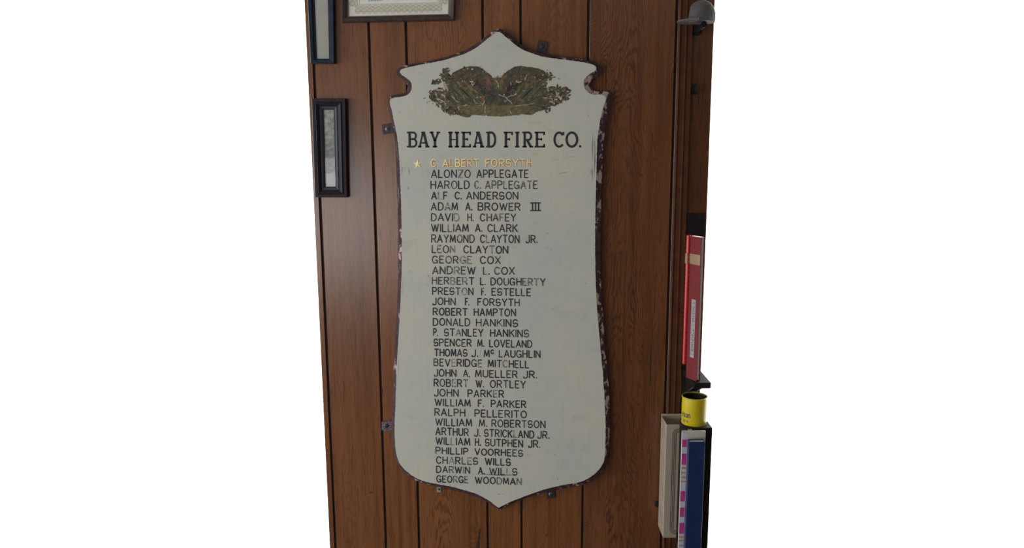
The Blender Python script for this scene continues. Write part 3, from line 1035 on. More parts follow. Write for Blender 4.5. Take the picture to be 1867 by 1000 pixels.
# iron straps that hold the board to the wall
def bracket(px, py, wpx, hpx, ang, toward, mats, sr=4.0, lab=None):
    """strap centred at pixel, running under the board in pixel direction toward"""
    c, s = math.cos(math.radians(ang)), math.sin(math.radians(ang))
    rot = lambda u, v_: (px + u * c - v_ * s, py + u * s + v_ * c)
    hw, hh = wpx / 2, hpx / 2
    ex = {'right': (0, 16, 0, 0), 'down': (0, 0, 0, 14), 'up': (0, 0, 14, 0)}[toward]
    r_ = 2.0
    poly = []
    for (cx, cy, a0) in ((-hw - ex[0] + r_, -hh - ex[2] + r_, 180), (hw + ex[1] - r_, -hh - ex[2] + r_, 270), (hw + ex[1] - r_, hh + ex[3] - r_, 0), (-hw - ex[0] + r_, hh + ex[3] - r_, 90)):
        for i in range(4):
            a = math.radians(a0 + 30 * i)
            poly.append(at(*rot(cx + r_ * math.cos(a), cy + r_ * math.sin(a)), -.0002))
    b_ = MB()
    b_.prism(poly, (0, -.003, 0))
    p = b_.build('mounting_bracket', mats[0], root, bevel=.0006, label=lab)
    ctr_ = at(px, py, -.0032)
    k = MB()
    rr = sr * .0015
    prof = [(0, .0026), (rr * .45, .0024), (rr * .8, .0016), (rr, 0)]
    v_, f_ = [], []
    n_ = 20
    for i in range(n_):
        t_ = 2 * math.pi * i / n_
        for r2, d in prof[1:]:
            v_.append(ctr_ + Vector((r2 * math.cos(t_), -d, r2 * math.sin(t_))))
    m3 = len(prof) - 1
    for i in range(n_):
        j = (i + 1) % n_
        for q in range(m3 - 1):
            f_.append((i * m3 + q, j * m3 + q, j * m3 + q + 1, i * m3 + q + 1))
    f_.append([i * m3 for i in range(n_)])
    k.add(v_, f_)
    k.tube(ctr_ + Vector((0, -.0022, 0)), ctr_ + Vector((0, -.0028, 0)), rr * .55, None, 6, 1)
    sc = k.build('screw_head', [mats[1], M['slot']], p, smooth=True, angle=50)
    return p


bracket(706.5, 235, 19, 18, -8, 'right', (M['iron'], M['screw']), 4.2)
bracket(704.5, 777, 16.5, 17, 0, 'right', (M['iron_worn'], M['iron']), 4.4, 'iron strap with pale flaked paint')
bracket(988.5, 84.5, 18.5, 20, 10, 'down', (M['iron'], M['iron']), 4.0)
bracket(800.5, 893, 7.5, 9, 0, 'up', (M['zinc'], M['slot']), 2.0, 'small grey strap')
bracket(1004, 902, 16, 14, -6, 'up', (M['iron'], M['screw']), 4.0)

# ------------------------------------------------------------------ framed pictures


def framed(name, label, quad, rails, prof, mats, picture, group=None, depth=.02, glass=True):
    """quad: outer pixel corners TL, TR, BR, BL on the wall; rails: widths in px (l, t, r, b); prof: (inset fraction, depth) steps"""
    TL, TR, BR, BL = (Vector(q) for q in quad)
    wpx = ((TR - TL).length + (BR - BL).length) / 2
    hpx = ((BL - TL).length + (BR - TR).length) / 2

    def P(u, v_, y):
        q = TL * (1 - u) * (1 - v_) + TR * u * (1 - v_) + BR * u * v_ + BL * (1 - u) * v_
        return at(q.x, q.y, y)
    l, t_, r_, b_ = rails[0] / wpx, rails[1] / hpx, rails[2] / wpx, rails[3] / hpx
    base = P(.5, 1, 0)
    rt = thing(name, label, 'picture frame', base, group)
    loops = []
    for fr, d in prof:
        x0, x1, y0, y1 = l * fr, 1 - r_ * fr, t_ * fr, 1 - b_ * fr
        loops.append([P(x0, y0, 0) + Vector((0, -d, 0)), P(x1, y0, 0) + Vector((0, -d, 0)), P(x1, y1, 0) + Vector((0, -d, 0)), P(x0, y1, 0) + Vector((0, -d, 0))])
    v_ = [p for lp in loops for p in lp]
    f_ = []
    m_ = []
    for i in range(len(loops) - 1):
        for k in range(4):
            j = (k + 1) % 4
            f_.append((i * 4 + k, i * 4 + j, i * 4 + 4 + j, i * 4 + 4 + k))
            m_.append(1 if (len(mats) > 1 and i in mats[1]) else 0)
    n_ = len(loops)
    for k in range(4):                                # close the back
        j = (k + 1) % 4
        f_.append(((n_ - 1) * 4 + k, (n_ - 1) * 4 + j, j, k)); m_.append(0)
    fb = MB()
    for ff, mm in zip(f_, m_):
        fb.f.append(list(ff)); fb.mi.append(mm)
    fb.v = v_
    fb.build('frame', [mats[0]] + ([mats[2]] if len(mats) > 2 else []), rt)
    e = .06
    inner_box = (l * (1 - e), t_ * (1 - e), 1 - r_ * (1 - e), 1 - b_ * (1 - e))
    picture(rt, P, inner_box)
    if glass:
        g = MB()
        a_ = inner_box
        quadv = [P(a_[0], a_[1], -.0085), P(a_[2], a_[1], -.0085), P(a_[2], a_[3], -.0085), P(a_[0], a_[3], -.0085)]
        g.add(quadv, [(0, 1, 2, 3)])
        g.build('glass', M['glass'], rt)
    return rt


M['frame_navy'] = plain('blue_black_lacquer', seen(22, 30, 42), .5, 0, .2, .2, 40)
M['frame_black'] = plain('black_frame_lacquer', seen(27, 22, 27), .5, 0, .22, .2, 40)
M['frame_bead'] = plain('slate_inner_bead', seen(56, 60, 68), .5, 0, .3, .1, 40)
M['frame_brown'] = plain('dark_brown_frame', seen(50, 40, 34), .42, 0, .4, .25, 60)
M['frame_gilt'] = plain('dull_gilt_lip', seen(96, 86, 66), .4, .2, .4, .15, 60)
M['paper'] = plain('certificate_paper', seen(178, 182, 182), .6, 0, .3, .03, 20)
M['paper_edge'] = plain('certificate_margin', seen(186, 184, 176), .6, 0, .3, .03, 20)
M['guilloche'] = plain('olive_grey_engraving', seen(150, 147, 128), .6, 0, .2, .08, 90)
M['band'] = plain('pale_engraved_band', seen(170, 168, 156), .6, 0, .2, .05, 60)
M['pen'] = plain('blue_pen_ink', seen(96, 104, 122), .6)


def certificate(rt, P, bx):
    x0, y0, x1, y1 = bx
    b_ = MB()
    q = lambda u, v_, y=-.006: P(x0 + (x1 - x0) * u, y0 + (y1 - y0) * v_, y)
    b_.add([q(0, 0), q(1, 0), q(1, 1), q(0, 1)], [(0, 1, 2, 3)], 0)
    p = b_.build('certificate', [M['paper_edge']], rt, label='printed certificate paper')
    c = MB()
    c.add([q(.12, .14, -.0061), q(.88, .14, -.0061), q(.88, .80, -.0061), q(.12, .80, -.0061)], [(0, 1, 2, 3)], 0)
    # engraved scalloped border, in pixel-like units of the paper
    W, H_ = 180.0, 140.0
    tw = lambda pt: q(pt.x / W, pt.y / H_, -.0062)

    def scallop(xa, ya, xb, yb, n_, amp, wd_, ph=0, horizontal=True):
        for i in range(n_):
            pts_ = []
            for k in range(9):
                t2 = (i + k / 8) / n_
                bulge = amp * abs(math.sin(math.pi * (t2 * n_ + ph)))
                x, y = xa + (xb - xa) * t2, ya + (yb - ya) * t2
                pts_.append((x, y + bulge) if horizontal else (x + bulge, y))
            stroke(c, pts_, wd_, tw, 1)
    for (ua, va, ub, vb) in ((12, 118, 168, 131), (12, 9, 168, 22), (4, 20, 18, 120), (162, 20, 176, 120)):
        c.add([tw(Vector(p_)) for p_ in ((ua, va), (ub, va), (ub, vb), (ua, vb))], [(0, 1, 2, 3)], 3)
    tw0, tw = tw, (lambda pt: q(pt.x / W, pt.y / H_, -.0063))
    for off, amp, wd_, ph in ((-.5, 4.0, 1.0, .5), (2.2, 4.2, 1.5, 0), (5.2, 4.2, 1.5, .5), (8.4, 4.2, 1.9, 0), (11, 4.4, 1.3, 0)):
        scallop(12, 118.5 + off, 168, 118.5 + off, 15, amp, wd_, ph)
        scallop(12, 21.5 - off, 168, 21.5 - off, 15, -amp, wd_, ph)
        scallop(17 - off, 20, 17 - off, 120, 10, -amp, wd_, ph, False)
        scallop(163 + off, 20, 163 + off, 120, 10, amp, wd_, ph, False)
    for y in (117, 23):
        stroke(c, [(20, y), (160, y)], 1.0, tw, 1)
    for x in (20, 160):
        stroke(c, [(x, 23), (x, 117)], 1.0, tw, 1)
    # scribbled signatures
    for sx, sy, n_ in ((35, 110, 14), (142, 109, 9)):
        pts_ = [(sx + i * 2.0 + random.uniform(-.6, .6), sy + (2.3 if i % 2 else -2.0) * random.uniform(.3, 1)) for i in range(n_)]
        stroke(c, pts_, .8, tw, 2)
    c.build('printed_border', [M['paper'], M['guilloche'], M['pen'], M['band']], p, label='grey scalloped engraving and pen signatures', fix=False)


framed('certificate_frame', 'brown framed certificate with scalloped grey border above the sign board',
       [(624, -118), (834, -123), (828.5, 38), (626.5, 42.5)], (10, 11, 12, 11.5),
       [(0, 0), (0, .014), (.12, .017), (.55, .015), (.88, .010), (1.0, .0095), (1.0, .005)],
       (M['frame_brown'], (4,), M['frame_gilt']), certificate)


def print_navy(rt, P, bx):
    b_ = MB()
    b_.add([P(bx[0], bx[1], -.006), P(bx[2], bx[1], -.006), P(bx[2], bx[3], -.006), P(bx[0], bx[3], -.006)], [(0, 1, 2, 3)], 0)
    b_.build('picture', [M['paper_edge']], rt, label='pale mounted print')


framed('navy_picture_frame', 'blue-black picture frame at the upper left edge, beside the certificate',
       [(558, -110), (609.5, -110), (612.3, 117), (569, 117)], (11, 11, 11.3, 9),
       [(0, 0), (0, .014), (.1, .017), (.6, .016), (.8, .011), (1.0, .0105), (1.0, .005)], (M['frame_navy'],), print_navy)


def reflection_print():
    k = NT('painted_window_reflection')  # window reflection, trees over bright white, painted into the print colour
    sx = k.node('ShaderNodeSeparateXYZ')
    k.link(k.pos(), sx.inputs[0])
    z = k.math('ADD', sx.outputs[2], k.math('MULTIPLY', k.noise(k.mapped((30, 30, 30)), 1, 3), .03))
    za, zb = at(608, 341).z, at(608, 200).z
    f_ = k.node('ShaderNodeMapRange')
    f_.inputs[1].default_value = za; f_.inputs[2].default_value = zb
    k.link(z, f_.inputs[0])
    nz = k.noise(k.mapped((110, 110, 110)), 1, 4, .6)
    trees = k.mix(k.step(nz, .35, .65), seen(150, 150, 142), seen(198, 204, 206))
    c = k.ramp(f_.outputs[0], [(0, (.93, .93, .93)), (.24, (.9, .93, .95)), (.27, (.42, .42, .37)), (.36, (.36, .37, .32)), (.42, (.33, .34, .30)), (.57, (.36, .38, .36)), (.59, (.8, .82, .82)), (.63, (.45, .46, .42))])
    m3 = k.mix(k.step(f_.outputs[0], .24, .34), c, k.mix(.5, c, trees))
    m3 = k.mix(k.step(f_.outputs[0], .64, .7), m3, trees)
    return k.set(m3, .5, 0, .3)


M['reflected'] = reflection_print()


def print_reflection(rt, P, bx):
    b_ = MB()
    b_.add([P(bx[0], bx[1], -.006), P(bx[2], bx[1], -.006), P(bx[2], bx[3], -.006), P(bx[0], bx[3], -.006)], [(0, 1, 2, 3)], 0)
    b_.build('picture', [M['reflected']], rt, label='window reflection painted as a pale print')


framed('black_picture_frame', 'black moulded picture frame with a window reflection painted as its print at the left edge of the wall',
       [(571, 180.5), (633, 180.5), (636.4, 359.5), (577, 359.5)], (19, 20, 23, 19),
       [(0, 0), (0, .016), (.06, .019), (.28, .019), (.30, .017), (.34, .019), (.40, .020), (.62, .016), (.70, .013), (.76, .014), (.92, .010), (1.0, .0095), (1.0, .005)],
       (M['frame_black'], (3, 8, 9), M['frame_bead']), print_reflection)

# ------------------------------------------------------------------ things at the right hand edge
XW = lambda px, py=700, y=0.0: at(px, py, y).x

# black back board and shelf fixed on the wall
M['black'] = plain('black_painted_metal', seen(16, 13, 12), .7, 0, .2, .2, 40)
xs0 = at(1253, 400).x
xs1 = xs0 + .044
zt, zb_ = at(1256, 389).z, at(1250, 772, -.02).z
ysh = -.135
z_shelf = at(1256, 689, -.09).z
rt = thing('wall_shelf', 'black wall shelf carrying the red binder at the right edge', 'shelf', (xs0 + .03, 0, zb_))
b = MB(); b.box((xs0, -.006, zb_), (xs1, -.0005, zt)); b.build('back_board', M['black'], rt, bevel=.001)
b = MB(); b.box((xs0, ysh, z_shelf - .016), (xs1, -.006, z_shelf)); b.build('shelf_board', M['black'], rt, bevel=.001)
for dx in (.008, .034):
    b = MB()
    b.prism([(xs0 + dx, -.006, z_shelf - .016), (xs0 + dx, -.11, z_shelf - .016), (xs0 + dx, -.006, z_shelf - .07)], (.004, 0, 0))
    b.build('shelf_bracket', M['black'], rt)

# red ring binder with taped spine
M['red_spine'] = plain('bright_red_plastic', seen(140, 22, 24), .3, 0, .5, .1, 60)
M['red_cover'] = plain('dark_red_cloth_cover', seen(84, 20, 23), .55, 0, .3, .12, 120)
M['tape'] = plain('tan_masking_tape', seen(112, 94, 74), .5, 0, .3, .1, 40)
M['label'] = plain('white_paper_label', seen(118, 116, 115), .6, 0, .3, .05, 60)
M['label_ink'] = plain('label_print', seen(40, 38, 40), .6)
ys = -.085
p_top, p_bot = at(1254.5, 429, ys), at(1249, 664, ys)
xc = (p_top.x + p_bot.x) / 2
zbot = z_shelf + .0003
rt = thing('red_binder', 'red binder with tan tape and white label standing on the black shelf', 'binder', (xc, ys, zbot))
b = MB()
n_r = 60
prof = []
for i in range(n_r + 1):
    z = p_bot.z + (p_top.z - p_bot.z) * i / n_r
    prof.append((.0062 if i % 2 else .0054, z))
prof = [(0, p_bot.z)] + prof + [(0, p_top.z)]
b.lathe(prof, xc, ys, 24)
b.build('spine', M['red_spine'], rt, label='bright red ribbed spine', smooth=True, angle=60)
A0, A1 = Vector((xc + .004, ys - .004)), Vector((xc + .022, ys - .042))
dv = (A1 - A0).normalized()
nv = Vector((-dv.y, dv.x))                     # towards the wall, right
th = .013
ztc = p_top.z - .002
b = MB()
b.prism([(A0.x, A0.y, zbot), (A1.x, A1.y, zbot), (A1.x + nv.x * .002, A1.y + nv.y * .002, zbot), (A0.x + nv.x * .002, A0.y + nv.y * .002, zbot)], (0, 0, ztc - zbot))
o1, o2 = A0 + nv * (th - .002), A1 + nv * (th - .002)
b.prism([(o1.x, o1.y, zbot), (o2.x, o2.y, zbot), (o2.x + nv.x * .002, o2.y + nv.y * .002, zbot), (o1.x + nv.x * .002, o1.y + nv.y * .002, zbot)], (0, 0, ztc - zbot))
b.build('cover', M['red_cover'], rt, label='dark red cover', bevel=.0006)
o1, o2 = A0 + nv * .0025 + dv * .002, A1 + nv * .0025 - dv * .003
o3, o4 = A1 + nv * (th - .0025) - dv * .003, A0 + nv * (th - .0025) + dv * .002
b = MB()
b.prism([(q.x, q.y, zbot + .003) for q in (o1, o2, o3, o4)], (0, 0, ztc - zbot - .002))
b.build('pages', M['paper_edge'], rt, label='white page edges')
z1, z0 = at(1252, 462, ys).z, at(1252, 480.5, ys).z
b = MB()
pts = [(xc - .0068, ys + .003), (xc - .0066, ys - .003), (xc - .0035, ys - .0068), (A0.x - nv.x * .0014, A0.y - nv.y * .0014),
       (A1.x - nv.x * .0014, A1.y - nv.y * .0014), (A1.x - nv.x * .0004, A1.y - nv.y * .0004), (A0.x - nv.x * .0004, A0.y - nv.y * .0004 ), (xc, ys - .003), (xc - .003, ys + .003)]
b.prism([(x, y, z0) for x, y in pts], (0, 0, z1 - z0))
b.build('tape_band', M['tape'], rt, label='tan masking tape band', bevel=0)


def on_cover(s, z):                                   # s metres along the cover from the spine
    q = A0 + dv * s - nv * .0006
    return Vector((q.x, q.y, z))


def cover_hit(px, py):
    """where the sight line through the photo pixel meets the cover: (s, z)"""
    d = ROT @ Vector(((px - 933.5) / F, -(py - 500.0) / F, -1.0))
    q0 = A0 - nv * .0006
    t_ = ((q0.x - CAM.x) * nv.x + (q0.y - CAM.y) * nv.y) / (d.x * nv.x + d.y * nv.y)
    p = CAM + d * t_
    return (p.x - q0.x) * dv.x + (p.y - q0.y) * dv.y, p.z


sa, za = cover_hit(1257.5, 651)
sb, zb2 = cover_hit(1262.5, 546)
wl = .016
b = MB()
sl0 = max(.005, sa)
b.add([on_cover(sl0, za), on_cover(sl0 + wl, za), on_cover(sl0 + wl, zb2), on_cover(sl0, zb2)], [(0, 1, 2, 3)])
lab_o = b.build('spine_label', M['label'], rt, label='white paper label with dark typed words')
mb = MB()
hgt_l = zb2 - za
Lw = lambda p: (lambda v_: Vector((v_.x - nv.x * .0003, v_.y - nv.y * .0003, v_.z)))(on_cover(sl0 + wl * (.3 + .5 * p.y), za + hgt_l * p.x))
# words run up the label
for txt, u0, u1 in (('LIENVENCE', .06, .50), ('-', .54, .58), ('INTENCY', .62, .96)):
    ws = [GL[c][0] for c in txt]
    tot = sum(ws) + .3 * (len(ws) - 1)
    x = u0
    for c, w_ in zip(txt, ws):
        lw = w_ / tot * (u1 - u0)
        for s_ in GL[c][1]:
            q = [(x + u * lw, v_) for u, v_ in s_]
            for (a0, b0), (a1, b1) in zip(q, q[1:]):
                p0, p1 = Lw(Vector((a0, b0))), Lw(Vector((a1, b1)))
                d = (p1 - p0)
                if d.length < 1e-6:
                    continue
                side_ = Vector((nv.x, nv.y, 0)).cross(d).normalized() * .0006
                mb.add([p0 + side_, p1 + side_, p1 - side_, p0 - side_], [(0, 1, 2, 3)], 0)
        x += lw + .3 / tot * (u1 - u0)
mb.build('typed_words', M['label_ink'], lab_o, fix=False)

# beige literature holder fixed over the trim
M['beige'] = plain('beige_plastic', seen(122, 112, 100), .45, 0, .4, .06, 12)
M['beige_line'] = plain('brown_moulded_line', seen(52, 42, 36), .5)
yb0, yb1 = -.0155, -.085
xb0 = (at(1216, 775, yb1).x + at(1207.5, 981, yb1).x) / 2
xb1 = xb0 + .068
z1 = at(1218, 775, yb1).z
z0 = at(1218, 981.5, yb1).z
rt = thing('literature_holder', 'open-topped beige plastic file holder on the wall at lower right', 'file holder', ((xb0 + xb1) / 2, yb0, z0))
b = MB()
wt = .0025
b.box((xb0, yb1, z0), (xb1, yb1 + wt, z1)); b.box((xb0, yb0 - wt, z0), (xb1, yb0, z1 + .006))
b.box((xb0, yb1 + wt, z0), (xb0 + wt, yb0 - wt, z1)); b.box((xb1 - wt, yb1 + wt, z0), (xb1, yb0 - wt, z1))
b.box((xb0 + wt, yb1 + wt, z0), (xb1 - wt, yb0 - wt, z0 + wt))
b.build('body', M['beige'], rt, bevel=.0012)
mb = MB()
for k in range(3):
    e = .019 + k * .0042
    xa_, xz_ = xb0 + e, xb1 - e
    za_, zz_ = z0 + .012 + k * .004, z1 - .012 - k * .004
    r_ = .014 - k * .003
    loop = []
    for cx, cz, a0 in ((xa_ + r_, za_ + r_, 180), (xz_ - r_, za_ + r_, 270), (xz_ - r_, zz_ - r_, 0), (xa_ + r_, zz_ - r_, 90)):
        loop += [(cx + r_ * math.cos(math.radians(a0 + 15 * i)), cz + r_ * math.sin(math.radians(a0 + 15 * i))) for i in range(7)]
    loop.append(loop[0])
    stroke(mb, loop, .0018, lambda p: Vector((p.x, yb1 - .0003, p.y)), 0)
for k in range(4):                                    # slanting ribs on the side
    zc = z0 + .03 + k * .085
    mb.add([(xb0 - .0003, yb1 + .01, zc), (xb0 - .0003, yb0 - .02, zc + .03), (xb0 - .0003, yb0 - .02, zc + .033), (xb0 - .0003, yb1 + .01, zc + .003)], [(0, 1, 2, 3)])
mb.build('moulded_lines', M['beige_line'], rt, label='brown nested outline with rounded corners', fix=False)

# dark round piece for a dark spot on the panelling beside the holder
kp = at(1198, 917)
rt = MB()
for k_ in range(1):
    prof = [(.0, .016), (.006, .0155), (.0088, .012), (.0088, .009), (.005, .005), (.005, 0)]
    v_, f_ = [], []
    for i in range(24):
        t_ = 2 * math.pi * i / 24
        v_ += [kp + Vector((r_ * math.cos(t_), -d - .0002, r_ * math.sin(t_))) for r_, d in prof[1:]]
    m3 = len(prof) - 1
    for i in range(24):
        j = (i + 1) % 24
        for q in range(m3 - 1):
            f_.append((i * m3 + q, j * m3 + q, j * m3 + q + 1, i * m3 + q + 1))
    f_.append([i * m3 for i in range(24)])
    rt.add(v_, f_)
o = rt.build('dark_round_piece', M['black'], None, smooth=True)
props(o, 'small black round piece on the dark panelling beside the beige holder', 'peg')

# low cabinet below the picture's edge that carries the upright boxes and books
M['cab'] = plain('dark_cabinet_wood', seen(58, 36, 24), .4, 0, .5, .2, 20)
xm0 = (at(1241, 785, -.17).x + at(1239, 1000, -.17).x) / 2
zcab = at(1250, 1000, 0).z - .012
cx0, cx1 = xm0 - .04, xm0 + .16
rt = thing('low_cabinet', 'dark wooden low cabinet under the upright books at lower right', 'cabinet', ((cx0 + cx1) / 2, -.15, 0))
b = MB(); b.box((cx0 + .01, -.28, .06), (cx1 - .01, -.012, zcab - .02)); b.build('body', M['cab'], rt)
b = MB(); b.box((cx0, -.30, zcab - .02), (cx1, -.010, zcab)); b.build('top', M['cab'], rt, bevel=.002)
b = MB(); b.box((cx0 + .02, -.27, 0), (cx1 - .02, -.03, .06)); b.build('plinth', M['black'], rt)
b = MB(); b.box((cx0 + .02, -.294, .08), (cx1 - .02, -.2802, zcab - .03)); dr = b.build('door', M['cab'], rt, bevel=.002)
b = MB(); b.tube((cx1 - .035, -.2942, .42), (cx1 - .035, -.312, .42), .005, .009, 20); b.build('knob', M['screw'], dr, smooth=True)

# black file box, the can stands on it
xk0 = at(1236.5, 850, -.0875).x
zk1 = at(1250, 781, -.16).z
b = MB()
b.box((xk0, -.16, zcab + .0003), (xk0 + .068, -.0875, zk1))
rt = thing('file_box', 'black upright file box under the yellow can', 'file box', (xk0 + .036, -.12, zcab))
b.build('body', M['black'], rt, bevel=.0015)
M['tab'] = plain('beige_card_tab', seen(128, 118, 102), .6)
pa, pb = at(1253.5, 783, -.161), at(1261.5, 790.5, -.161)
b = MB(); b.box((pa.x, -.1618, pb.z), (pb.x, -.1602, pa.z)); b.build('label_tab', M['tab'], rt, label='beige card tab')

# yellow can
M['yellow'] = plain('yellow_printed_tin', seen(146, 130, 14), .35, 0, .5, .06, 30)
M['tin_in'] = plain('dark_tin_inside', seen(48, 44, 30), .4, .3)
M['tin_rim'] = plain('bright_tin_rim', seen(150, 138, 60), .3, .3)
ycan = -.123
rc = .0325
p = at(1243.2, 745, ycan)
xcan = p.x + rc
zt_ = at(1266, 727, ycan - rc * .7).z
rt = thing('yellow_can', 'open yellow tin can with black lettering at the right edge', 'can', (xcan, ycan, zk1))
b = MB()
zb3 = zk1 + .0003
b.lathe([(0, zb3), (rc - .001, zb3), (rc, zb3 + .0015), (rc, zt_ - .002), (rc - .0012, zt_ - .002)], xcan, ycan, 64)
b.build('body', M['yellow'], rt, smooth=True)
b = MB()
b.lathe([(rc - .0012, zt_ - .003), (rc - .0013, zb3 + .004), (0, zb3 + .004)], xcan, ycan, 64)
b.build('inside', M['tin_in'], rt, label='dark inside of the can', smooth=True)
b = MB()
b.lathe([(rc - .0014, zt_ - .003), (rc + .0008, zt_ - .003), (rc + .001, zt_ - .001), (rc, zt_), (rc - .0014, zt_ - .0004), (rc - .0014, zt_ - .003)], xcan, ycan, 64)
b.build('rim', M['tin_rim'], rt, label='rolled tin rim', smooth=True)
mb = MB()


def on_can(p):                                        # p.x metres round the can, p.y height
    a = p.x / rc
    return Vector((xcan + (rc + .0003) * math.cos(a), ycan + (rc + .0003) * math.sin(a), p.y))


def can_text(txt, px0, px1, y_base, y_top, wd_):
    def ang(px):
        d = ROT @ Vector(((px - 933.5) / F, -(y_base - 500.0) / F, -1.0))
        ox, oy = CAM.x - xcan, CAM.y - ycan
        A_, B_, C_ = d.x ** 2 + d.y ** 2, ox * d.x + oy * d.y, ox * ox + oy * oy - rc * rc
        disc = max(0, B_ * B_ - A_ * C_)
        t_ = (-B_ - math.sqrt(disc)) / A_
        return math.atan2(oy + d.y * t_, ox + d.x * t_) % (2 * math.pi)
    a0, a1 = ang(px0) * rc, ang(px1) * rc
    z_0, z_1 = at(px1, y_base, ycan - rc * .8).z, at(px1, y_top, ycan - rc * .8).z
    ws = [GL[c][0] for c in txt]
    tot = sum(ws) + .3 * (len(ws) - 1)
    x = a0
    for c, w_ in zip(txt, ws):
        lw = w_ / tot * (a1 - a0)
        for s_ in GL[c][1]:
            stroke(mb, [(x + u * lw, z_0 + v_ * (z_1 - z_0)) for u, v_ in s_], wd_, on_can)
        x += lw + .3 / tot * (a1 - a0)


can_text('nson', 1244, 1257.5, 763, 753, .0022)
can_text('WA', 1245.5, 1255, 772, 767, .0009)
mb.build('lettering', M['label_ink'], rt, label='black printed letters', fix=False)

# booklet with pink and white edge pattern, blue book in front
M['pink'] = plain('pink_print', seen(132, 44, 98), .5, 0, .4, .15, 120)
M['white_p'] = plain('white_print', seen(140, 140, 152), .5, 0, .4, .05, 60)
M['tan_p'] = plain('tan_print', seen(130, 104, 78), .5, 0, .4, .15, 120)
M['greige'] = plain('grey_beige_cover', seen(140, 134, 122), .5, 0, .3, .05, 30)
ym = -.172
zm1 = at(1246, 787, ym).z
rt = thing('booklet', 'booklet with pink and white checked edge beside the beige holder', 'booklet', (xm0 + .03, ym, zcab))
b = MB(); b.box((xm0, ym, zcab + .0003), (xm0 + .06, ym + .007, zm1)); b.build('cover', M['greige'], rt, bevel=.0006)
mb = MB()
wpat = at(1251, 850, ym).x - at(1241, 850, ym).x
patt = [(790, 802, 1), (802, 816, 0), (816, 828, 1), (828, 848, 0), (848, 852, 1), (852, 856, 2), (856, 861, 1), (861, 864, 2), (864, 869, 1), (869, 873, 2), (873, 877, 1), (877, 880, 2), (880, 884, 1), (884, 896, 1),
        (896, 915, 0), (915, 926, 1), (926, 943, 0), (943, 954, 1), (954, 974, 0), (974, 978, 1), (978, 982, 2), (982, 985, 1), (985, 988, 2), (988, 994, 1), (994, 997, 2), (997, 1010, 1)]
for ya, yb_, mt in patt:
    z_1, z_0 = at(1246, ya, ym).z, at(1246, yb_, ym).z
    ins = .0012 if mt else .0006
    x0_, x1_ = xm0 + ins, xm0 + wpat - (ins if mt != 0 else .0015)
    mats_i = {0: 0, 1: 1, 2: 2}[mt]
    mb.add([(x0_, ym - .0003, z_0), (x1_, ym - .0003, z_0), (x1_, ym - .0003, z_1), (x0_, ym - .0003, z_1)], [(0, 1, 2, 3)], mats_i)
mb.build('edge_pattern', [M['pink'], M['white_p'], M['tan_p']], rt, label='pink, white and tan printed blocks', fix=False)

M['blue'] = plain('navy_blue_cover', seen(19, 31, 64), .4, 0, .4, .12, 30)
M['redband'] = plain('dull_red_headband', seen(110, 52, 58), .6)
yk = -.196
xk = (at(1255, 810, yk).x + at(1251, 1000, yk).x) / 2
zk = at(1260, 806, yk).z
rt = thing('blue_book', 'navy blue hardback book at the lower right edge before the booklet', 'book', (xk + .02, yk, zcab))
b = MB()
b.box((xk, yk, zcab + .0003), (xk + .04, yk + .002, zk)); b.box((xk, yk + .0155, zcab + .0003), (xk + .04, yk + .0175, zk)); b.box((xk, yk + .002, zcab + .0003), (xk + .002, yk + .0155, zk))
b.build('cover', M['blue'], rt, bevel=.0005)
b = MB(); b.box((xk + .0022, yk + .0022, zcab + .003), (xk + .038, yk + .0153, zk - .003)); b.build('pages', M['greige'], rt, label='grey page edges')

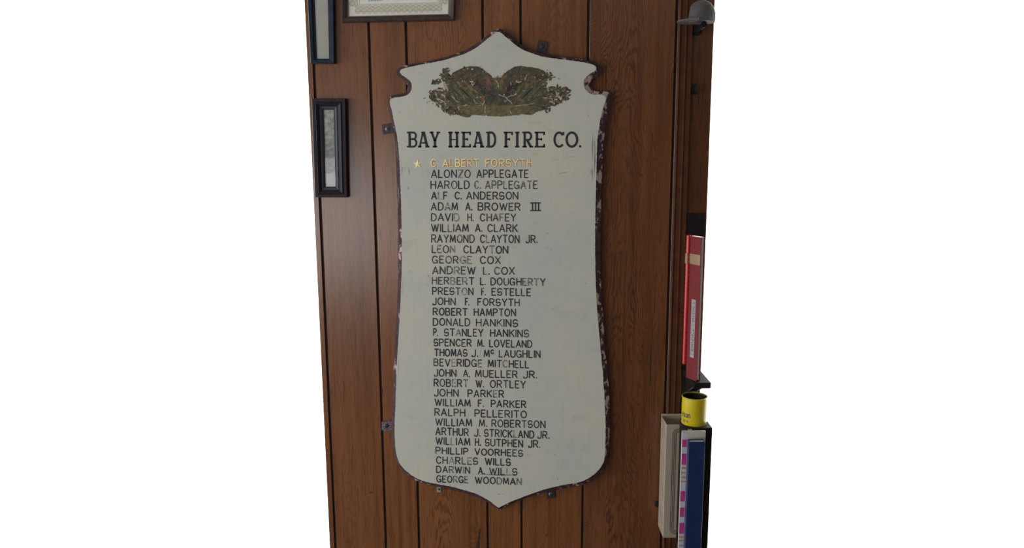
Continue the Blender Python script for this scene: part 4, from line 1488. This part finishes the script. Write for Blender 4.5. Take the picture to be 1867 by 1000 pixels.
# grey peaked cap on a black peg, high on the right
M['grey_cloth'] = plain('grey_cloth', seen(66, 64, 62), .8, 0, .2, .12, 160)
yc = -.05
tip = at(1241, 26, yc)
pg = at(1266, 56, 0)
rt = MB()
rt.tube((pg.x + .006, -.0003, pg.z), (pg.x + .006, -.075, pg.z + .004), .0055, .0075, 20)
rt.tube((pg.x + .006, -.0002, pg.z), (pg.x + .006, -.004, pg.z), .013, None, 24)
o = rt.build('coat_peg', M['black'], None, smooth=True)
props(o, 'black peg under the grey cap at the top right', 'peg')
cp = thing('cap', 'grey cloth peaked cap at the top right edge of the wall', 'cap', (tip.x + .04, yc, tip.z - .02))
b = MB()                                              # soft crown
cc = Vector((tip.x + .052, yc, pg.z + .012))
vs, fs = [], []
nu, nv_ = 28, 9
for j in range(nv_):
    ph = math.pi / 2 * j / (nv_ - 1)
    for i in range(nu):
        t_ = 2 * math.pi * i / nu
        r_ = .034 * math.cos(ph) ** .6 * (1 + .05 * math.sin(3 * t_ + j))
        vs.append(cc + Vector((r_ * math.cos(t_), r_ * .95 * math.sin(t_), .052 * math.sin(ph))))
for j in range(nv_ - 1):
    for i in range(nu):
        k_ = (i + 1) % nu
        fs.append((j * nu + i, j * nu + k_, (j + 1) * nu + k_, (j + 1) * nu + i))
fs.append(list(range(nu))[::-1])
b.add(vs, fs)
b.build('crown', M['grey_cloth'], cp, smooth=True, angle=70)
b = MB()                                              # peak pointing left
pts = []
for i in range(13):
    t_ = math.radians(110 + 140 * i / 12)
    pts.append((t_, .033, .054))
vs = []
for t_, r0, r1_ in pts:
    for r_, dz in ((r0, .006), (r1_ + .006 * math.cos(t_ - math.pi), .004), (r1_ + .006 * math.cos(t_ - math.pi), .001), (r0, .002)):
        vs.append(cc + Vector((r_ * math.cos(t_), r_ * .9 * math.sin(t_), dz)))
fs = []
for i in range(12):
    for k_ in range(4):
        fs.append((i * 4 + k_, i * 4 + (k_ + 1) % 4, (i + 1) * 4 + (k_ + 1) % 4, (i + 1) * 4 + k_))
fs += [(0, 1, 2, 3), (48, 49, 50, 51)]
b.add(vs, fs)
b.build('peak', M['grey_cloth'], cp, smooth=True, angle=50)

# small black hook lower on the same strip of wall
hp = at(1265, 163)
b = MB()
b.box((hp.x - .006, -.004, hp.z - .013), (hp.x + .008, -.0003, hp.z + .013))
b.tube((hp.x + .001, -.004, hp.z - .004), (hp.x + .001, -.022, hp.z - .006), .003, None, 12)
b.tube((hp.x + .001, -.022, hp.z - .006), (hp.x + .001, -.024, hp.z + .008), .003, None, 12)
o = b.build('wall_hook', M['black'], None, smooth=True)
props(o, 'small black hook on the dark strip of wall below the cap', 'hook')
